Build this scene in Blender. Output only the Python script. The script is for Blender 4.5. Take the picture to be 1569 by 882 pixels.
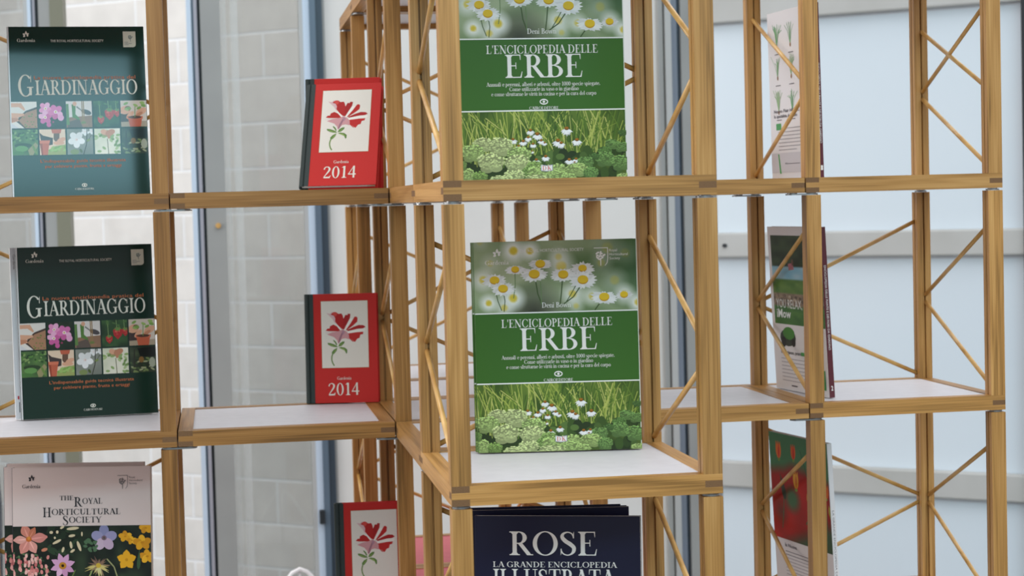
import bpy, bmesh, math, random
from mathutils import Vector, Matrix

for _o in list(bpy.data.objects):
    bpy.data.objects.remove(_o)
SC = bpy.context.scene
COL = SC.collection
rnd = random.Random(7)

# ------------------------------------------------------------------ camera
F_PX = 2844.74
EYE = Vector((-0.28332, -2.33990, 1.56049))
FWD = Vector((0.15533893, 0.98678984, -0.04599596))
RGT = Vector((0.98731731, -0.15662992, -0.02591515))
UPV = Vector((0.03277715, 0.04138697, 0.99860542))
cam_d = bpy.data.cameras.new('camera')
cam = bpy.data.objects.new('camera', cam_d)
COL.objects.link(cam)
cam_d.sensor_fit = 'HORIZONTAL'
cam_d.sensor_width = 36.0
cam_d.lens = F_PX * 36.0 / 1569.0
cam.matrix_world = Matrix(((RGT.x, UPV.x, -FWD.x, EYE.x), (RGT.y, UPV.y, -FWD.y, EYE.y),
                           (RGT.z, UPV.z, -FWD.z, EYE.z), (0, 0, 0, 1)))
cam_d.dof.use_dof = True
cam_d.dof.focus_distance = 2.75
cam_d.dof.aperture_fstop = 9.0
cam_d.clip_end = 200
SC.camera = cam

# ------------------------------------------------------------------ view + world + lamps
SC.view_settings.view_transform = 'Standard'
SC.view_settings.look = 'None'
SC.view_settings.gamma = 1.0
SC.view_settings.use_curve_mapping = False
SC.view_settings.exposure = 0.0

world = bpy.data.worlds.new('overcast_room')
SC.world = world
world.use_nodes = True
wn, wl = world.node_tree.nodes, world.node_tree.links
wbg = wn['Background']
wtc = wn.new('ShaderNodeTexCoord')
wsep = wn.new('ShaderNodeSeparateXYZ')
wramp = wn.new('ShaderNodeValToRGB')
wl.new(wtc.outputs['Generated'], wsep.inputs[0])
wmap = wn.new('ShaderNodeMapRange')
wmap.inputs['From Min'].default_value = -1.0
wl.new(wsep.outputs['Z'], wmap.inputs['Value'])
wl.new(wmap.outputs['Result'], wramp.inputs['Fac'])
el = wramp.color_ramp.elements
el[0].position = 0.30; el[0].color = (.42, .42, .43, 1)
el[1].position = 0.52; el[1].color = (.50, .51, .53, 1)
for pos, c in ((0.66, (.70, .71, .73, 1)), (0.80, (1.75, 1.78, 1.85, 1))):
    e = el.new(pos); e.color = c
wl.new(wramp.outputs['Color'], wbg.inputs['Color'])
wbg.inputs['Strength'].default_value = 1.0


def area(name, loc, aim, sx, sy, power, color=(1, 1, 1)):
    d = bpy.data.lights.new(name, 'AREA')
    d.shape = 'RECTANGLE'; d.size = sx; d.size_y = sy; d.energy = power; d.color = color
    o = bpy.data.objects.new(name, d); COL.objects.link(o)
    o.location = loc
    o.rotation_euler = (Vector(aim) - Vector(loc)).to_track_quat('-Z', 'Y').to_euler()
    return o


area('clerestory_daylight', (0.2, -7.0, 4.42), (0.0, 1.0, 1.8), 6.0, 0.85, 160, (.44, .86, 1.0))
area('outdoor_daylight', (-1.6, 4.2, 5.2), (-0.8, 6.6, 1.6), 4.0, 1.6, 66, (1.0, .99, .97))
area('window_daylight', (-5.2, 1.2, 2.4), (0.0, 0.9, 1.4), 3.0, 2.6, 125, (1.0, .96, .94))

# ------------------------------------------------------------------ materials
def lin(c):
    return tuple(((v / 255.0) / 12.92 if v / 255.0 <= .04045 else ((v / 255.0 + .055) / 1.055) ** 2.4) for v in c)


def mat(name, rgb=None, rough=.5, spec=.5, metal=0.0, linear=None):
    m = bpy.data.materials.new(name); m.use_nodes = True
    b = m.node_tree.nodes['Principled BSDF']
    c = linear if linear else lin(rgb if rgb else (200, 200, 200))
    b.inputs['Base Color'].default_value = (*c, 1)
    b.inputs['Roughness'].default_value = rough
    b.inputs['Specular IOR Level'].default_value = spec
    b.inputs['Metallic'].default_value = metal
    return m


def noisy(name, rgb1, rgb2, scale, rough=.6, spec=.4, stretch=(1, 1, 1), detail=3, bump=0.0):
    m = mat(name, rgb1, rough, spec)
    n, l = m.node_tree.nodes, m.node_tree.links
    b = n['Principled BSDF']
    tc = n.new('ShaderNodeTexCoord'); mp = n.new('ShaderNodeMapping')
    mp.inputs['Scale'].default_value = stretch
    nz = n.new('ShaderNodeTexNoise'); nz.inputs['Scale'].default_value = scale; nz.inputs['Detail'].default_value = detail
    rp = n.new('ShaderNodeValToRGB')
    rp.color_ramp.elements[0].position = .3; rp.color_ramp.elements[1].position = .7
    rp.color_ramp.elements[0].color = (*lin(rgb1), 1); rp.color_ramp.elements[1].color = (*lin(rgb2), 1)
    l.new(tc.outputs['Object'], mp.inputs[0]); l.new(mp.outputs[0], nz.inputs['Vector'])
    l.new(nz.outputs['Fac'], rp.inputs[0]); l.new(rp.outputs[0], b.inputs['Base Color'])
    if bump:
        bp = n.new('ShaderNodeBump'); bp.inputs['Strength'].default_value = bump
        l.new(nz.outputs['Fac'], bp.inputs['Height']); l.new(bp.outputs[0], b.inputs['Normal'])
    return m


def wood(name, axis, dark, mid, light, rough=.42, cross=75.0, along=2.2):
    """oak: long streaky fibres along one axis, broad tone changes, every piece its own tone"""
    m = mat(name, mid, rough, .45)
    n, l = m.node_tree.nodes, m.node_tree.links
    b = n['Principled BSDF']
    tc = n.new('ShaderNodeTexCoord'); oi = n.new('ShaderNodeObjectInfo')
    off = n.new('ShaderNodeVectorMath'); off.operation = 'SCALE'
    off.inputs[0].default_value = (17.3, 9.1, 23.7)
    l.new(oi.outputs['Random'], off.inputs['Scale'])
    add = n.new('ShaderNodeVectorMath'); add.operation = 'ADD'
    l.new(tc.outputs['Object'], add.inputs[0]); l.new(off.outputs[0], add.inputs[1])

    def tex(c, a, det, dist):
        s = [c, c, c]; s['XYZ'.index(axis)] = a
        mp = n.new('ShaderNodeMapping'); mp.inputs['Scale'].default_value = s
        l.new(add.outputs[0], mp.inputs[0])
        t = n.new('ShaderNodeTexNoise'); t.inputs['Scale'].default_value = 1.0
        t.inputs['Detail'].default_value = det; t.inputs['Distortion'].default_value = dist
        l.new(mp.outputs[0], t.inputs['Vector'])
        return t
    broad = tex(cross * .55, along, 2.0, 1.2)
    fine = tex(cross * 7.0, along * 3.0, 2.0, .2)
    mx = n.new('ShaderNodeMix'); mx.data_type = 'FLOAT'; mx.inputs[0].default_value = .38
    l.new(broad.outputs['Fac'], mx.inputs[2]); l.new(fine.outputs['Fac'], mx.inputs[3])
    rp = n.new('ShaderNodeValToRGB')
    e = rp.color_ramp.elements
    e[0].position = .35; e[0].color = (*lin(dark), 1)
    e[1].position = .66; e[1].color = (*lin(light), 1)
    k = e.new(.5); k.color = (*lin(mid), 1)
    l.new(mx.outputs[0], rp.inputs[0])
    hs = n.new('ShaderNodeHueSaturation')
    mr = n.new('ShaderNodeMapRange'); mr.inputs['To Min'].default_value = .84; mr.inputs['To Max'].default_value = 1.10
    l.new(oi.outputs['Random'], mr.inputs[0]); l.new(mr.outputs[0], hs.inputs['Value'])
    tone = n.new('ShaderNodeMix'); tone.data_type = 'RGBA'; tone.blend_type = 'MULTIPLY'; tone.inputs[0].default_value = 1.0
    l.new(rp.outputs[0], hs.inputs['Color']); l.new(hs.outputs[0], tone.inputs[6]); l.new(oi.outputs['Color'], tone.inputs[7])
    l.new(tone.outputs[2], b.inputs['Base Color'])
    bp = n.new('ShaderNodeBump'); bp.inputs['Strength'].default_value = .06
    l.new(fine.outputs['Fac'], bp.inputs['Height']); l.new(bp.outputs[0], b.inputs['Normal'])
    return m


OAK = ((138, 98, 46), (184, 134, 71), (208, 159, 95))
M = {}
for ax in 'XYZ':
    M['oak' + ax] = wood('oak_grain_' + ax.lower(), ax, *OAK)
M['end'] = noisy('oak_end_grain', (112, 80, 54), (134, 100, 66), 500, .6, .3, (1, 1, 5))
M['rod'] = noisy('dowel_wood', (190, 140, 72), (222, 178, 108), 30, .3, .6)
M['panel'] = noisy('white_laminate', (218, 214, 217), (224, 220, 223), 40, .45, .4)
M['pink'] = noisy('pink_laminate', (206, 92, 104), (212, 100, 110), 40, .45, .4)
M['steel'] = mat('brushed_steel', (150, 152, 152), .35, .5, 1.0)
M['paper'] = noisy('paper_edges', (226, 222, 212), (206, 202, 192), 600, .8, .2, (.02, 1, .02))
M['white_print'] = mat('white_ink', (236, 232, 226), .5, .4)
M['pale_print'] = mat('cream_ink', (228, 222, 208), .5, .4)
M['orange_print'] = mat('orange_ink', (204, 106, 54), .5, .4)
M['black_print'] = mat('black_ink', (36, 34, 40), .5, .4)
M['grey_print'] = mat('grey_ink', (120, 112, 112), .5, .4)
M['red_print'] = mat('red_ink', (196, 60, 62), .5, .4)
M['green_cover'] = mat('dark_green_gloss_cover', (14, 44, 34), .13, .34)
M['herb_cover'] = mat('herb_green_cover', (60, 104, 38), .3, .25)
M['navy_cover'] = mat('navy_gloss_cover', (20, 22, 50), .3, .3)
M['pink_cover'] = mat('pale_pink_cover', (222, 202, 196), .4, .45)
M['red_cover'] = noisy('red_cloth_cover', (190, 34, 29), (199, 40, 33), 900, .6, .3)
M['cloth'] = noisy('dark_green_bookcloth', (34, 44, 42), (44, 54, 50), 900, .55, .4)
M['white_cover'] = mat('white_gloss_cover', (230, 226, 226), .35, .5)
M['maroon'] = mat('maroon_cover', (92, 34, 44), .4, .5)
M['card'] = mat('white_card_panel', (226, 218, 208), .6, .3)


def ink(name, rough=.32, spec=.25):
    m = mat(name, (255, 255, 255), rough, spec)
    n, l = m.node_tree.nodes, m.node_tree.links
    a = n.new('ShaderNodeVertexColor'); a.layer_name = 'ink'
    l.new(a.outputs['Color'], n['Principled BSDF'].inputs['Base Color'])
    return m


M['photo'] = ink('printed_photo')
M['photo_gloss'] = ink('printed_gloss_photo', .13, .34)
M['photo_matt'] = ink('printed_matt_art', .6, .3)

# ------------------------------------------------------------------ helpers
def link(o, parent=None):
    COL.objects.link(o)
    if parent is not None:
        o.parent = parent
    return o


def empty(name, loc=(0, 0, 0), rot=(0, 0, 0)):
    o = bpy.data.objects.new(name, None)
    o.empty_display_size = .05
    o.location = loc; o.rotation_euler = rot
    COL.objects.link(o)
    return o


def tag(o, label=None, cat=None, group=None, kind=None):
    if label: o['label'] = label
    if cat: o['category'] = cat
    if group: o['group'] = group
    if kind: o['kind'] = kind
    return o


class MB:
    def __init__(self):
        self.bm = bmesh.new()

    def box(self, x0, x1, y0, y1, z0, z1, mi=0, endmi=None, endaxis=None):
        r = [self.bm.verts.new((x, y, z)) for x in (x0, x1) for y in (y0, y1) for z in (z0, z1)]
        q = {'x0': (0, 1, 3, 2), 'x1': (4, 6, 7, 5), 'y0': (0, 4, 5, 1), 'y1': (2, 3, 7, 6), 'z0': (0, 2, 6, 4), 'z1': (1, 5, 7, 3)}
        for k, ix in q.items():
            f = self.bm.faces.new([r[i] for i in ix])
            f.material_index = endmi if (endaxis and k[0] == endaxis) else mi
        return self

    def prism(self, pts, z0, z1, mi=0):
        a = [self.bm.verts.new((x, y, z0)) for x, y in pts]
        b = [self.bm.verts.new((x, y, z1)) for x, y in pts]
        n = len(pts)
        self.bm.faces.new(a[::-1]).material_index = mi
        self.bm.faces.new(b).material_index = mi
        for i in range(n):
            self.bm.faces.new((a[i], a[(i + 1) % n], b[(i + 1) % n], b[i])).material_index = mi
        return self

    def tube(self, p, q, r, seg=14):
        p, q = Vector(p), Vector(q)
        d = (q - p).normalized()
        s = d.orthogonal().normalized(); t = d.cross(s)
        ra = [self.bm.verts.new(p + (s * math.cos(k / seg * math.tau) + t * math.sin(k / seg * math.tau)) * r) for k in range(seg)]
        rb = [self.bm.verts.new(q + (s * math.cos(k / seg * math.tau) + t * math.sin(k / seg * math.tau)) * r) for k in range(seg)]
        self.bm.faces.new(ra[::-1]); self.bm.faces.new(rb)
        for k in range(seg):
            f = self.bm.faces.new((ra[k], ra[(k + 1) % seg], rb[(k + 1) % seg], rb[k])); f.smooth = True
        return self

    def sweep(self, pts, r, seg=12):
        pts = [Vector(p) for p in pts]
        rings = []
        ref = Vector((0, 1, .01))
        for i, p in enumerate(pts):
            d = (pts[min(i + 1, len(pts) - 1)] - pts[max(i - 1, 0)]).normalized()
            s = d.cross(ref).normalized(); t = d.cross(s)
            rings.append([self.bm.verts.new(p + (s * math.cos(k / seg * math.tau) + t * math.sin(k / seg * math.tau)) * r) for k in range(seg)])
        self.bm.faces.new(rings[0][::-1]); self.bm.faces.new(rings[-1])
        for a, b in zip(rings, rings[1:]):
            for k in range(seg):
                f = self.bm.faces.new((a[k], a[(k + 1) % seg], b[(k + 1) % seg], b[k])); f.smooth = True
        return self

    def build(self, name, mats, parent=None, bevel=0.0, loc=None):
        bmesh.ops.recalc_face_normals(self.bm, faces=self.bm.faces)
        me = bpy.data.meshes.new(name)
        self.bm.to_mesh(me); self.bm.free()
        for m in (mats if isinstance(mats, (list, tuple)) else [mats]):
            me.materials.append(m)
        o = bpy.data.objects.new(name, me)
        link(o, parent)
        if loc: o.location = loc
        if bevel:
            b = o.modifiers.new('edge', 'BEVEL'); b.width = bevel; b.segments = 2; b.limit_method = 'ANGLE'
        return o


def copy_tree(o, parent=None):
    c = o.copy(); COL.objects.link(c)
    c.parent = parent
    for ch in list(o.children):
        copy_tree(ch, c)
    return c
# ------------------------------------------------------------------ setting
Z1 = 1.59                                   # height of the shelf at eye level
LIFT = .39                                  # from one shelf to the next


def blockwork():
    m = mat('concrete_blocks', (222, 218, 212), .85, .2)
    n, l = m.node_tree.nodes, m.node_tree.links
    b = n['Principled BSDF']
    tc = n.new('ShaderNodeTexCoord'); mp = n.new('ShaderNodeMapping')
    mp.inputs['Rotation'].default_value = (math.pi / 2, 0, 0)
    mp.inputs['Location'].default_value = (.207, 0, 0)
    br = n.new('ShaderNodeTexBrick')
    br.offset = .5
    br.inputs['Scale'].default_value = 1.0
    br.inputs['Brick Width'].default_value = .5; br.inputs['Row Height'].default_value = .2075
    br.inputs['Mortar Size'].default_value = .007; br.inputs['Mortar Smooth'].default_value = .35
    br.inputs['Bias'].default_value = -.2
    br.inputs['Color1'].default_value = (*lin((240, 235, 230)), 1)
    br.inputs['Color2'].default_value = (*lin((228, 224, 219)), 1)
    br.inputs['Mortar'].default_value = (*lin((252, 252, 253)), 1)
    l.new(tc.outputs['Object'], mp.inputs[0]); l.new(mp.outputs[0], br.inputs['Vector'])
    nz = n.new('ShaderNodeTexNoise'); nz.inputs['Scale'].default_value = 9; nz.inputs['Detail'].default_value = 6
    l.new(tc.outputs['Object'], nz.inputs['Vector'])
    mx = n.new('ShaderNodeMix'); mx.data_type = 'RGBA'; mx.blend_type = 'MULTIPLY'; mx.inputs[0].default_value = .22
    rp = n.new('ShaderNodeValToRGB')
    rp.color_ramp.elements[0].color = (.62, .62, .62, 1); rp.color_ramp.elements[0].position = .35
    rp.color_ramp.elements[1].color = (1, 1, 1, 1); rp.color_ramp.elements[1].position = .65
    l.new(nz.outputs['Fac'], rp.inputs[0])
    l.new(br.outputs['Color'], mx.inputs[6]); l.new(rp.outputs[0], mx.inputs[7])
    l.new(mx.outputs[2], b.inputs['Base Color'])
    bp = n.new('ShaderNodeBump'); bp.inputs['Strength'].default_value = .5; bp.inputs['Distance'].default_value = .01
    l.new(br.outputs['Fac'], bp.inputs['Height']); bp.invert = True
    l.new(bp.outputs[0], b.inputs['Normal'])
    return m


def glass(name, tint, refl=.07):
    m = bpy.data.materials.new(name); m.use_nodes = True
    n, l = m.node_tree.nodes, m.node_tree.links
    n.remove(n['Principled BSDF'])
    tr = n.new('ShaderNodeBsdfTransparent'); tr.inputs[0].default_value = (*tint, 1)
    gl = n.new('ShaderNodeBsdfGlossy'); gl.inputs['Roughness'].default_value = .02
    mx = n.new('ShaderNodeMixShader'); mx.inputs[0].default_value = refl
    l.new(tr.outputs[0], mx.inputs[1]); l.new(gl.outputs[0], mx.inputs[2])
    l.new(mx.outputs[0], n['Material Output'].inputs['Surface'])
    return m


M['blocks'] = blockwork()
M['floor'] = noisy('grey_resin_floor', (92, 92, 92), (104, 104, 102), 3, .6, .3)
M['plaster'] = noisy('white_plaster', (222, 219, 215), (228, 225, 221), 5, .9, .2)
M['milk'] = noisy('milky_glass_panels', (212, 222, 230), (217, 226, 233), 1.5, .22, .5)
M['alu'] = noisy('anodised_aluminium', (178, 177, 173), (188, 187, 184), 6, .5, .4)
M['alu_grey'] = noisy('grey_aluminium', (150, 150, 148), (160, 160, 157), 4, .5, .4)
M['alu_light'] = mat('pale_aluminium', (182, 182, 180), .4, .5)
M['alu_blue'] = mat('pale_blue_film', (200, 214, 230), .4, .5)
M['steel_blue'] = mat('slate_blue_metal', (92, 108, 124), .35, .5)
M['lavender'] = mat('pale_lavender_metal', (176, 174, 184), .45, .5)
M['slate'] = mat('dark_slate_metal', (56, 68, 80), .4, .5)
M['grey_blue'] = mat('grey_blue_metal', (132, 140, 154), .45, .5)
M['gasket'] = mat('black_gasket', (38, 42, 46), .5, .4)
M['olive'] = mat('olive_grey_metal', (128, 126, 108), .5, .4)
M['tinted'] = glass('tinted_glass', (.725, .74, .735), .03)
M['clear'] = glass('clear_glass', (.985, .99, .99), .02)

gr = MB().box(-7, 7, 3.36, 12, -1.1, -1.0).build('ground', M['floor']); tag(gr, kind='structure')
fl = MB().box(-7, 7, -8, 3.36, -.1, 0).build('floor', M['floor']); tag(fl, kind='structure')

# block wall outside the glazing, running back to the left
bw = MB().box(-1.2, 3.2, 0, .2, -1.1, 4.2).build('wall_left', M['blocks'])
bw.location = (0.113, 6.203, 0.0895); bw.rotation_euler = (0, 0, math.atan2(.62, -.79) + math.pi)
# local +x must run to the left and back: turn the slab so that it does
bw.rotation_euler = (0, 0, math.atan2(-.62, .79))
bw.data.transform(Matrix.Translation((-2.0, 0, 0)))
tag(bw, kind='structure')

pw = MB().box(.047, 1.052, 3.2, 3.35, 0, 3.6).build('wall_back', M['plaster']); tag(pw, kind='structure')

ZG0, ZG1 = 0.0, 3.6


def window(n, parts, pane=None):
    w = empty('window_%d' % n); tag(w, kind='structure')
    for nm, x0, x1, y0, y1, m in parts:
        MB().box(x0, x1, y0, y1, ZG0, ZG1).build(nm, M[m], w)
    if pane:
        MB().box(pane[0], pane[1], 3.235, 3.247, ZG0, ZG1).build('pane', M[pane[2]], w)
    return w


w1 = window(1, [('edge_bead', -.817, -.806, 3.195, 3.25, 'alu_light'), ('edge_strip', -.806, -.796, 3.19, 3.26, 'alu_blue'), ('frame_profile', -.796, -.792, 3.20, 3.28, 'steel_blue'),
           ('cover_strip', -.792, -.785, 3.195, 3.27, 'lavender'), ('gasket', -.785, -.774, 3.20, 3.27, 'gasket'),
           ('frame_post', -.774, -.742, 3.18, 3.30, 'alu_grey'), ('frame_cap', -.742, -.704, 3.176, 3.30, 'olive')], (-1.7, -.817, 'tinted'))
w2 = window(2, [('edge_strip', -.355, -.341, 3.19, 3.26, 'alu_blue'), ('frame_profile', -.341, -.334, 3.20, 3.28, 'steel_blue'), ('cover_strip', -.334, -.324, 3.195, 3.27, 'lavender'),
           ('gasket', -.324, -.315, 3.205, 3.27, 'gasket'), ('frame_post', -.315, -.258, 3.18, 3.30, 'alu_grey')], (-.704, -.355, 'clear'))
w3 = window(3, [('edge_bead', -.028, -.017, 3.195, 3.25, 'alu_light'), ('edge_strip', -.017, .002, 3.19, 3.26, 'alu_blue'), ('frame_profile', .002, .020, 3.18, 3.28, 'steel_blue'),
           ('frame_rebate', .020, .040, 3.186, 3.28, 'slate'), ('frame_post', .040, .047, 3.19, 3.30, 'alu_grey')], (-.258, -.028, 'tinted'))
w4 = window(4, [('frame_post', 1.052, 1.066, 3.17, 3.30, 'alu_grey'), ('groove', 1.066, 1.072, 3.19, 3.30, 'olive'),
           ('frame_profile', 1.072, 1.091, 3.165, 3.30, 'alu_light'), ('edge_strip', 1.091, 1.112, 3.18, 3.30, 'grey_blue'),
           ('gasket', 1.112, 1.122, 3.19, 3.30, 'slate'), ('frame_cap', 1.122, 1.235, 3.17, 3.30, 'alu_grey')])
M['painted_streak'] = bpy.data.materials.new('painted_reflection'); M['painted_streak'].use_nodes = True
_n, _l = M['painted_streak'].node_tree.nodes, M['painted_streak'].node_tree.links
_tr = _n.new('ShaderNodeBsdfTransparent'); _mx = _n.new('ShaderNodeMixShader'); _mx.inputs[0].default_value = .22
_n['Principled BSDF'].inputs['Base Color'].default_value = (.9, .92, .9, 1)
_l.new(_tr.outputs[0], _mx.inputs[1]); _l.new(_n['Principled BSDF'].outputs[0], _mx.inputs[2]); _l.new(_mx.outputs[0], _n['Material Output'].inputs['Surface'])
for xa, xb in ((-.258, -.240), (-.228, -.206)):  # pale see-through strips painted on the pane as its reflection streaks
    MB().box(xa, xb, 3.232, 3.2345, 0, 3.6).build('reflection_streak', M['painted_streak'], w3)
MB().tube((-.282, 3.172, 1.515), (-.282, 3.182, 1.515), .008).build('bolt_head', M['rod'], w2)
MB().box(-.012, .004, 3.17, 3.19, .62, .66).build('catch', M['gasket'], w3)

PA = math.atan2(-.613, .79)
rw = empty('wall_right', (1.205, 3.098, 0), (0, 0, PA)); tag(rw, kind='structure')
MB().box(0, .95, 0, .02, 0, 3.4).build('milky_panel', M['milk'], rw)
for zc0, zc1 in ((Z1 + .487, Z1 + .60), (Z1 - .212, Z1 - .137), (Z1 - .903, Z1 - .824)):
    o = MB().box(-.02, .95, -.03, -.001, zc0, zc1).build('crossbar', M['alu'], rw, bevel=.006)
MB().tube((.035, -.036, Z1 - .175), (.035, -.03, Z1 - .175), .006).build('bolt_head', M['gasket'], rw)
MB().box(.927, .975, -.05, .03, 0, 3.4).build('end_post', M['gasket'], rw)
# ------------------------------------------------------------------ shelving
W, D, WB, DB, S, HB, G = .35717, .36336, .35642, .37246, .02625, .02582, .00227
RAIL = .0236                                 # rail thickness
GAP = .0042                                  # room for the steel plates
POST_H = LIFT - HB - GAP
YR = D + DB + 2 * G                          # front of the two side rows


def tray(root, w, d, panel_mat='panel'):
    """frame with finger-jointed corners and an inset panel; root origin = front left corner of the tray's top"""
    h3 = HB / 3
    def rail_x(y0, name):
        m = MB()
        m.box(RAIL, w - RAIL, y0, y0 + RAIL, -HB, 0)
        m.box(0, RAIL, y0, y0 + RAIL, -HB + h3, -h3, 0, 1, 'x')
        m.box(w - RAIL, w, y0, y0 + RAIL, -HB, -HB + h3, 0, 1, 'x')
        m.box(w - RAIL, w, y0, y0 + RAIL, -h3, 0, 0, 1, 'x')
        return m.build(name, [M['oakX'], M['end']], root)
    def rail_y(x0, mid, name):
        m = MB()
        m.box(x0, x0 + RAIL, RAIL, d - RAIL, -HB, 0)
        for a, b in ((0, RAIL), (d - RAIL, d)):
            if mid:
                m.box(x0, x0 + RAIL, a, b, -HB + h3, -h3, 0, 1, 'y')
            else:
                m.box(x0, x0 + RAIL, a, b, -HB, -HB + h3, 0, 1, 'y')
                m.box(x0, x0 + RAIL, a, b, -h3, 0, 0, 1, 'y')
        return m.build(name, [M['oakY'], M['end']], root)
    rail_x(0, 'front_rail'); rail_x(d - RAIL, 'back_rail')
    rail_y(0, False, 'side_rail'); rail_y(w - RAIL, True, 'side_rail')
    MB().box(RAIL, w - RAIL, RAIL, d - RAIL, -.014, -.0012).build('shelf_panel', M[panel_mat], root)


def post(root, x0, y0, gx, gy, h=None, z0=0.0, name='post'):
    """square post with a slot on each inner face (gx: +1 right face, -1 left; gy: +1 back face, -1 front)"""
    s, g, k = S, .0016, .0055
    P = []
    c = s / 2
    # walk counter-clockwise from front-left
    P.append((0, 0))
    if gy < 0: P += [(c - g, 0), (c - g, k), (c + g, k), (c + g, 0)]
    P.append((s, 0))
    if gx > 0: P += [(s, c - g), (s - k, c - g), (s - k, c + g), (s, c + g)]
    P.append((s, s))
    if gy > 0: P += [(c + g, s), (c + g, s - k), (c - g, s - k), (c - g, s)]
    P.append((0, s))
    if gx < 0: P += [(0, c + g), (k, c + g), (k, c - g), (0, c - g)]
    m = MB().prism(P, 0, h if h else POST_H)
    return m.build(name, M['oakZ'], root, loc=(x0, y0, z0))


def plate(root, x, y, z, dx=0, dy=0):
    """steel joining plate on a post top: a round washer, or a long one that reaches over to the next tray"""
    r = .0115
    L = .034
    pts = []
    ang = math.atan2(dy, dx)
    if dx or dy:
        for k in range(9):
            a = ang - math.pi / 2 + math.pi * k / 8
            pts.append((x + dx * L + r * math.cos(a), y + dy * L + r * math.sin(a)))
        for k in range(9):
            a = ang + math.pi / 2 + math.pi * k / 8
            pts.append((x + r * math.cos(a), y + r * math.sin(a)))
    else:
        pts = [(x + r * math.cos(k / 20 * math.tau), y + r * math.sin(k / 20 * math.tau)) for k in range(20)]
    m = MB().prism(pts, z + .0003, z + .0028)
    m.prism([(x + .0085 * math.cos(k / 16 * math.tau), y + .0085 * math.sin(k / 16 * math.tau)) for k in range(16)], z + .0028, z + GAP - .0002)
    if dx or dy:
        m.prism([(x + dx * L + .0085 * math.cos(k / 16 * math.tau), y + dy * L + .0085 * math.sin(k / 16 * math.tau)) for k in range(16)], z + .0028, z + GAP - .0002)
    return m.build('connector_plate', M['steel'], root)


RZ_TOP, RZ_MID, RZ_BOT = .305, .155, .006
RR = .0039


def rods(root, w, d, left=None, right=None, back=None):
    """K-shaped pairs of dowels; each value says at which post the two dowels meet"""
    i = S + .0005
    def pair(p_at, p_other):
        for z in (RZ_TOP, RZ_BOT + .002):
            dz = .006 if z > RZ_MID else -.006
            MB().tube((p_at[0], p_at[1], RZ_MID + dz), (p_other[0], p_other[1], z), RR).build('brace_rod', M['rod'], root)
    for side, x in ((left, .011), (right, w - .011)):
        if side:
            f, b = (x, i - .004), (x, d - i + .004)
            pair(*((f, b) if side == 'front' else (b, f)))
    if back:
        y = d - .0095
        a, b = (i - .004, y), (w - i + .004, y)
        pair(*((a, b) if back == 'left' else (b, a)))


def shelf_unit(x, y, z, label, w=W, d=D, left=None, right=None, back=None, panel='panel', plates=('', '', '', ''), legs=False):
    r = empty('shelf_unit', (x, y, z))
    tag(r, label, 'shelf', 'oak shelf bays with corner posts')
    tray(r, w, d, panel)
    cs = [(0, 0, 1, 1), (w - S, 0, -1, 1), (0, d - S, 1, -1), (w - S, d - S, -1, -1)]
    vec = {'': (0, 0), 'l': (-1, 0), 'r': (1, 0), 'b': (0, 1), 'f': (0, -1)}
    for (px, py, gx, gy), pl in zip(cs, plates):
        post(r, px, py, gx, gy)
        plate(r, px + S / 2, py + S / 2, POST_H, *vec[pl])
        if legs:
            hh = z - HB - .0006
            post(r, px, py, gx, gy, hh - .001, -HB - hh, 'leg')
    rods(r, w, d, left, right, back)
    return r


def shelf_tray(x, y, z, label, w, d, panel='panel', grp='loose oak trays joining the bays'):
    r = empty('shelf_tray', (x, y, z))
    tag(r, label, 'shelf', grp)
    tray(r, w, d, panel)
    return r


XL1 = -2 * G - WB - W          # left bay
XLB = -G - WB                  # tray between left bay and the middle column
XRB = W + G
XR2 = W + 2 * G + WB           # right bay
Y3 = YR                        # second unit of the middle column
Y4 = YR + D + DB + 2 * G       # third one, at the back
zl = lambda k: Z1 - LIFT * (k - 1)

PL_L1 = ('', 'r', '', 'r')
PL_R2 = ('l', '', 'l', '')
PL_C1 = ('', '', 'b', 'b')
PL_C3 = ('l', 'r', 'l', 'r')
PL_C4 = ('f', 'f', '', '')

shelf_unit(XL1, YR, zl(1), 'oak bay at far left carrying the upper dark green book', back='right', left='back', right='back', plates=PL_L1)
shelf_unit(XL1, YR, zl(2), 'oak bay at far left carrying the middle dark green books', back='right', left='back', right='back', plates=PL_L1)
shelf_unit(XL1, YR, zl(3), 'oak bay at lower left carrying the pale pink flower books', back='left', left='back', right='back', plates=PL_L1, legs=True)
shelf_unit(0, 0, zl(1), 'projecting front oak bay carrying the upper daisy covered herb book', left='back', right='front', back='right', plates=PL_C1)
shelf_unit(0, 0, zl(2), 'projecting front oak bay carrying the middle stack of herb books', left='back', right='front', back='right', plates=PL_C1)
shelf_unit(0, 0, zl(3), 'projecting front oak bay at the bottom carrying the navy rose books', left='back', right='front', back='right', plates=PL_C1, legs=True)
shelf_unit(0, Y3, zl(1), 'empty oak bay behind the upper herb book, right of the two red diaries', left='back', right='front', back='left', plates=PL_C3)
shelf_unit(0, Y3, zl(2), 'empty oak bay behind the middle herb books, right of the single red diary', left='back', right='front', back='left', plates=PL_C3)
shelf_unit(0, Y3, zl(3), 'empty oak bay with pink panel right of the lowest red diary', left=None, right='front', back='right', panel='pink', plates=PL_C3, legs=True)
shelf_unit(0, Y4, zl(1), 'rearmost oak bay seen small behind the posts, directly under its slanting top tray', left='back', right='front', back='right', plates=PL_C4)
shelf_unit(0, Y4, zl(2), 'rearmost oak bay with white panel seen between posts beside the middle herb books', left='back', right='front', back='right', plates=PL_C4)
shelf_unit(0, Y4, zl(3), 'rearmost oak bay with pink panel seen between posts left of the rose books', left='back', right='front', back='left', panel='pink', plates=PL_C4, legs=True)
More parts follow.
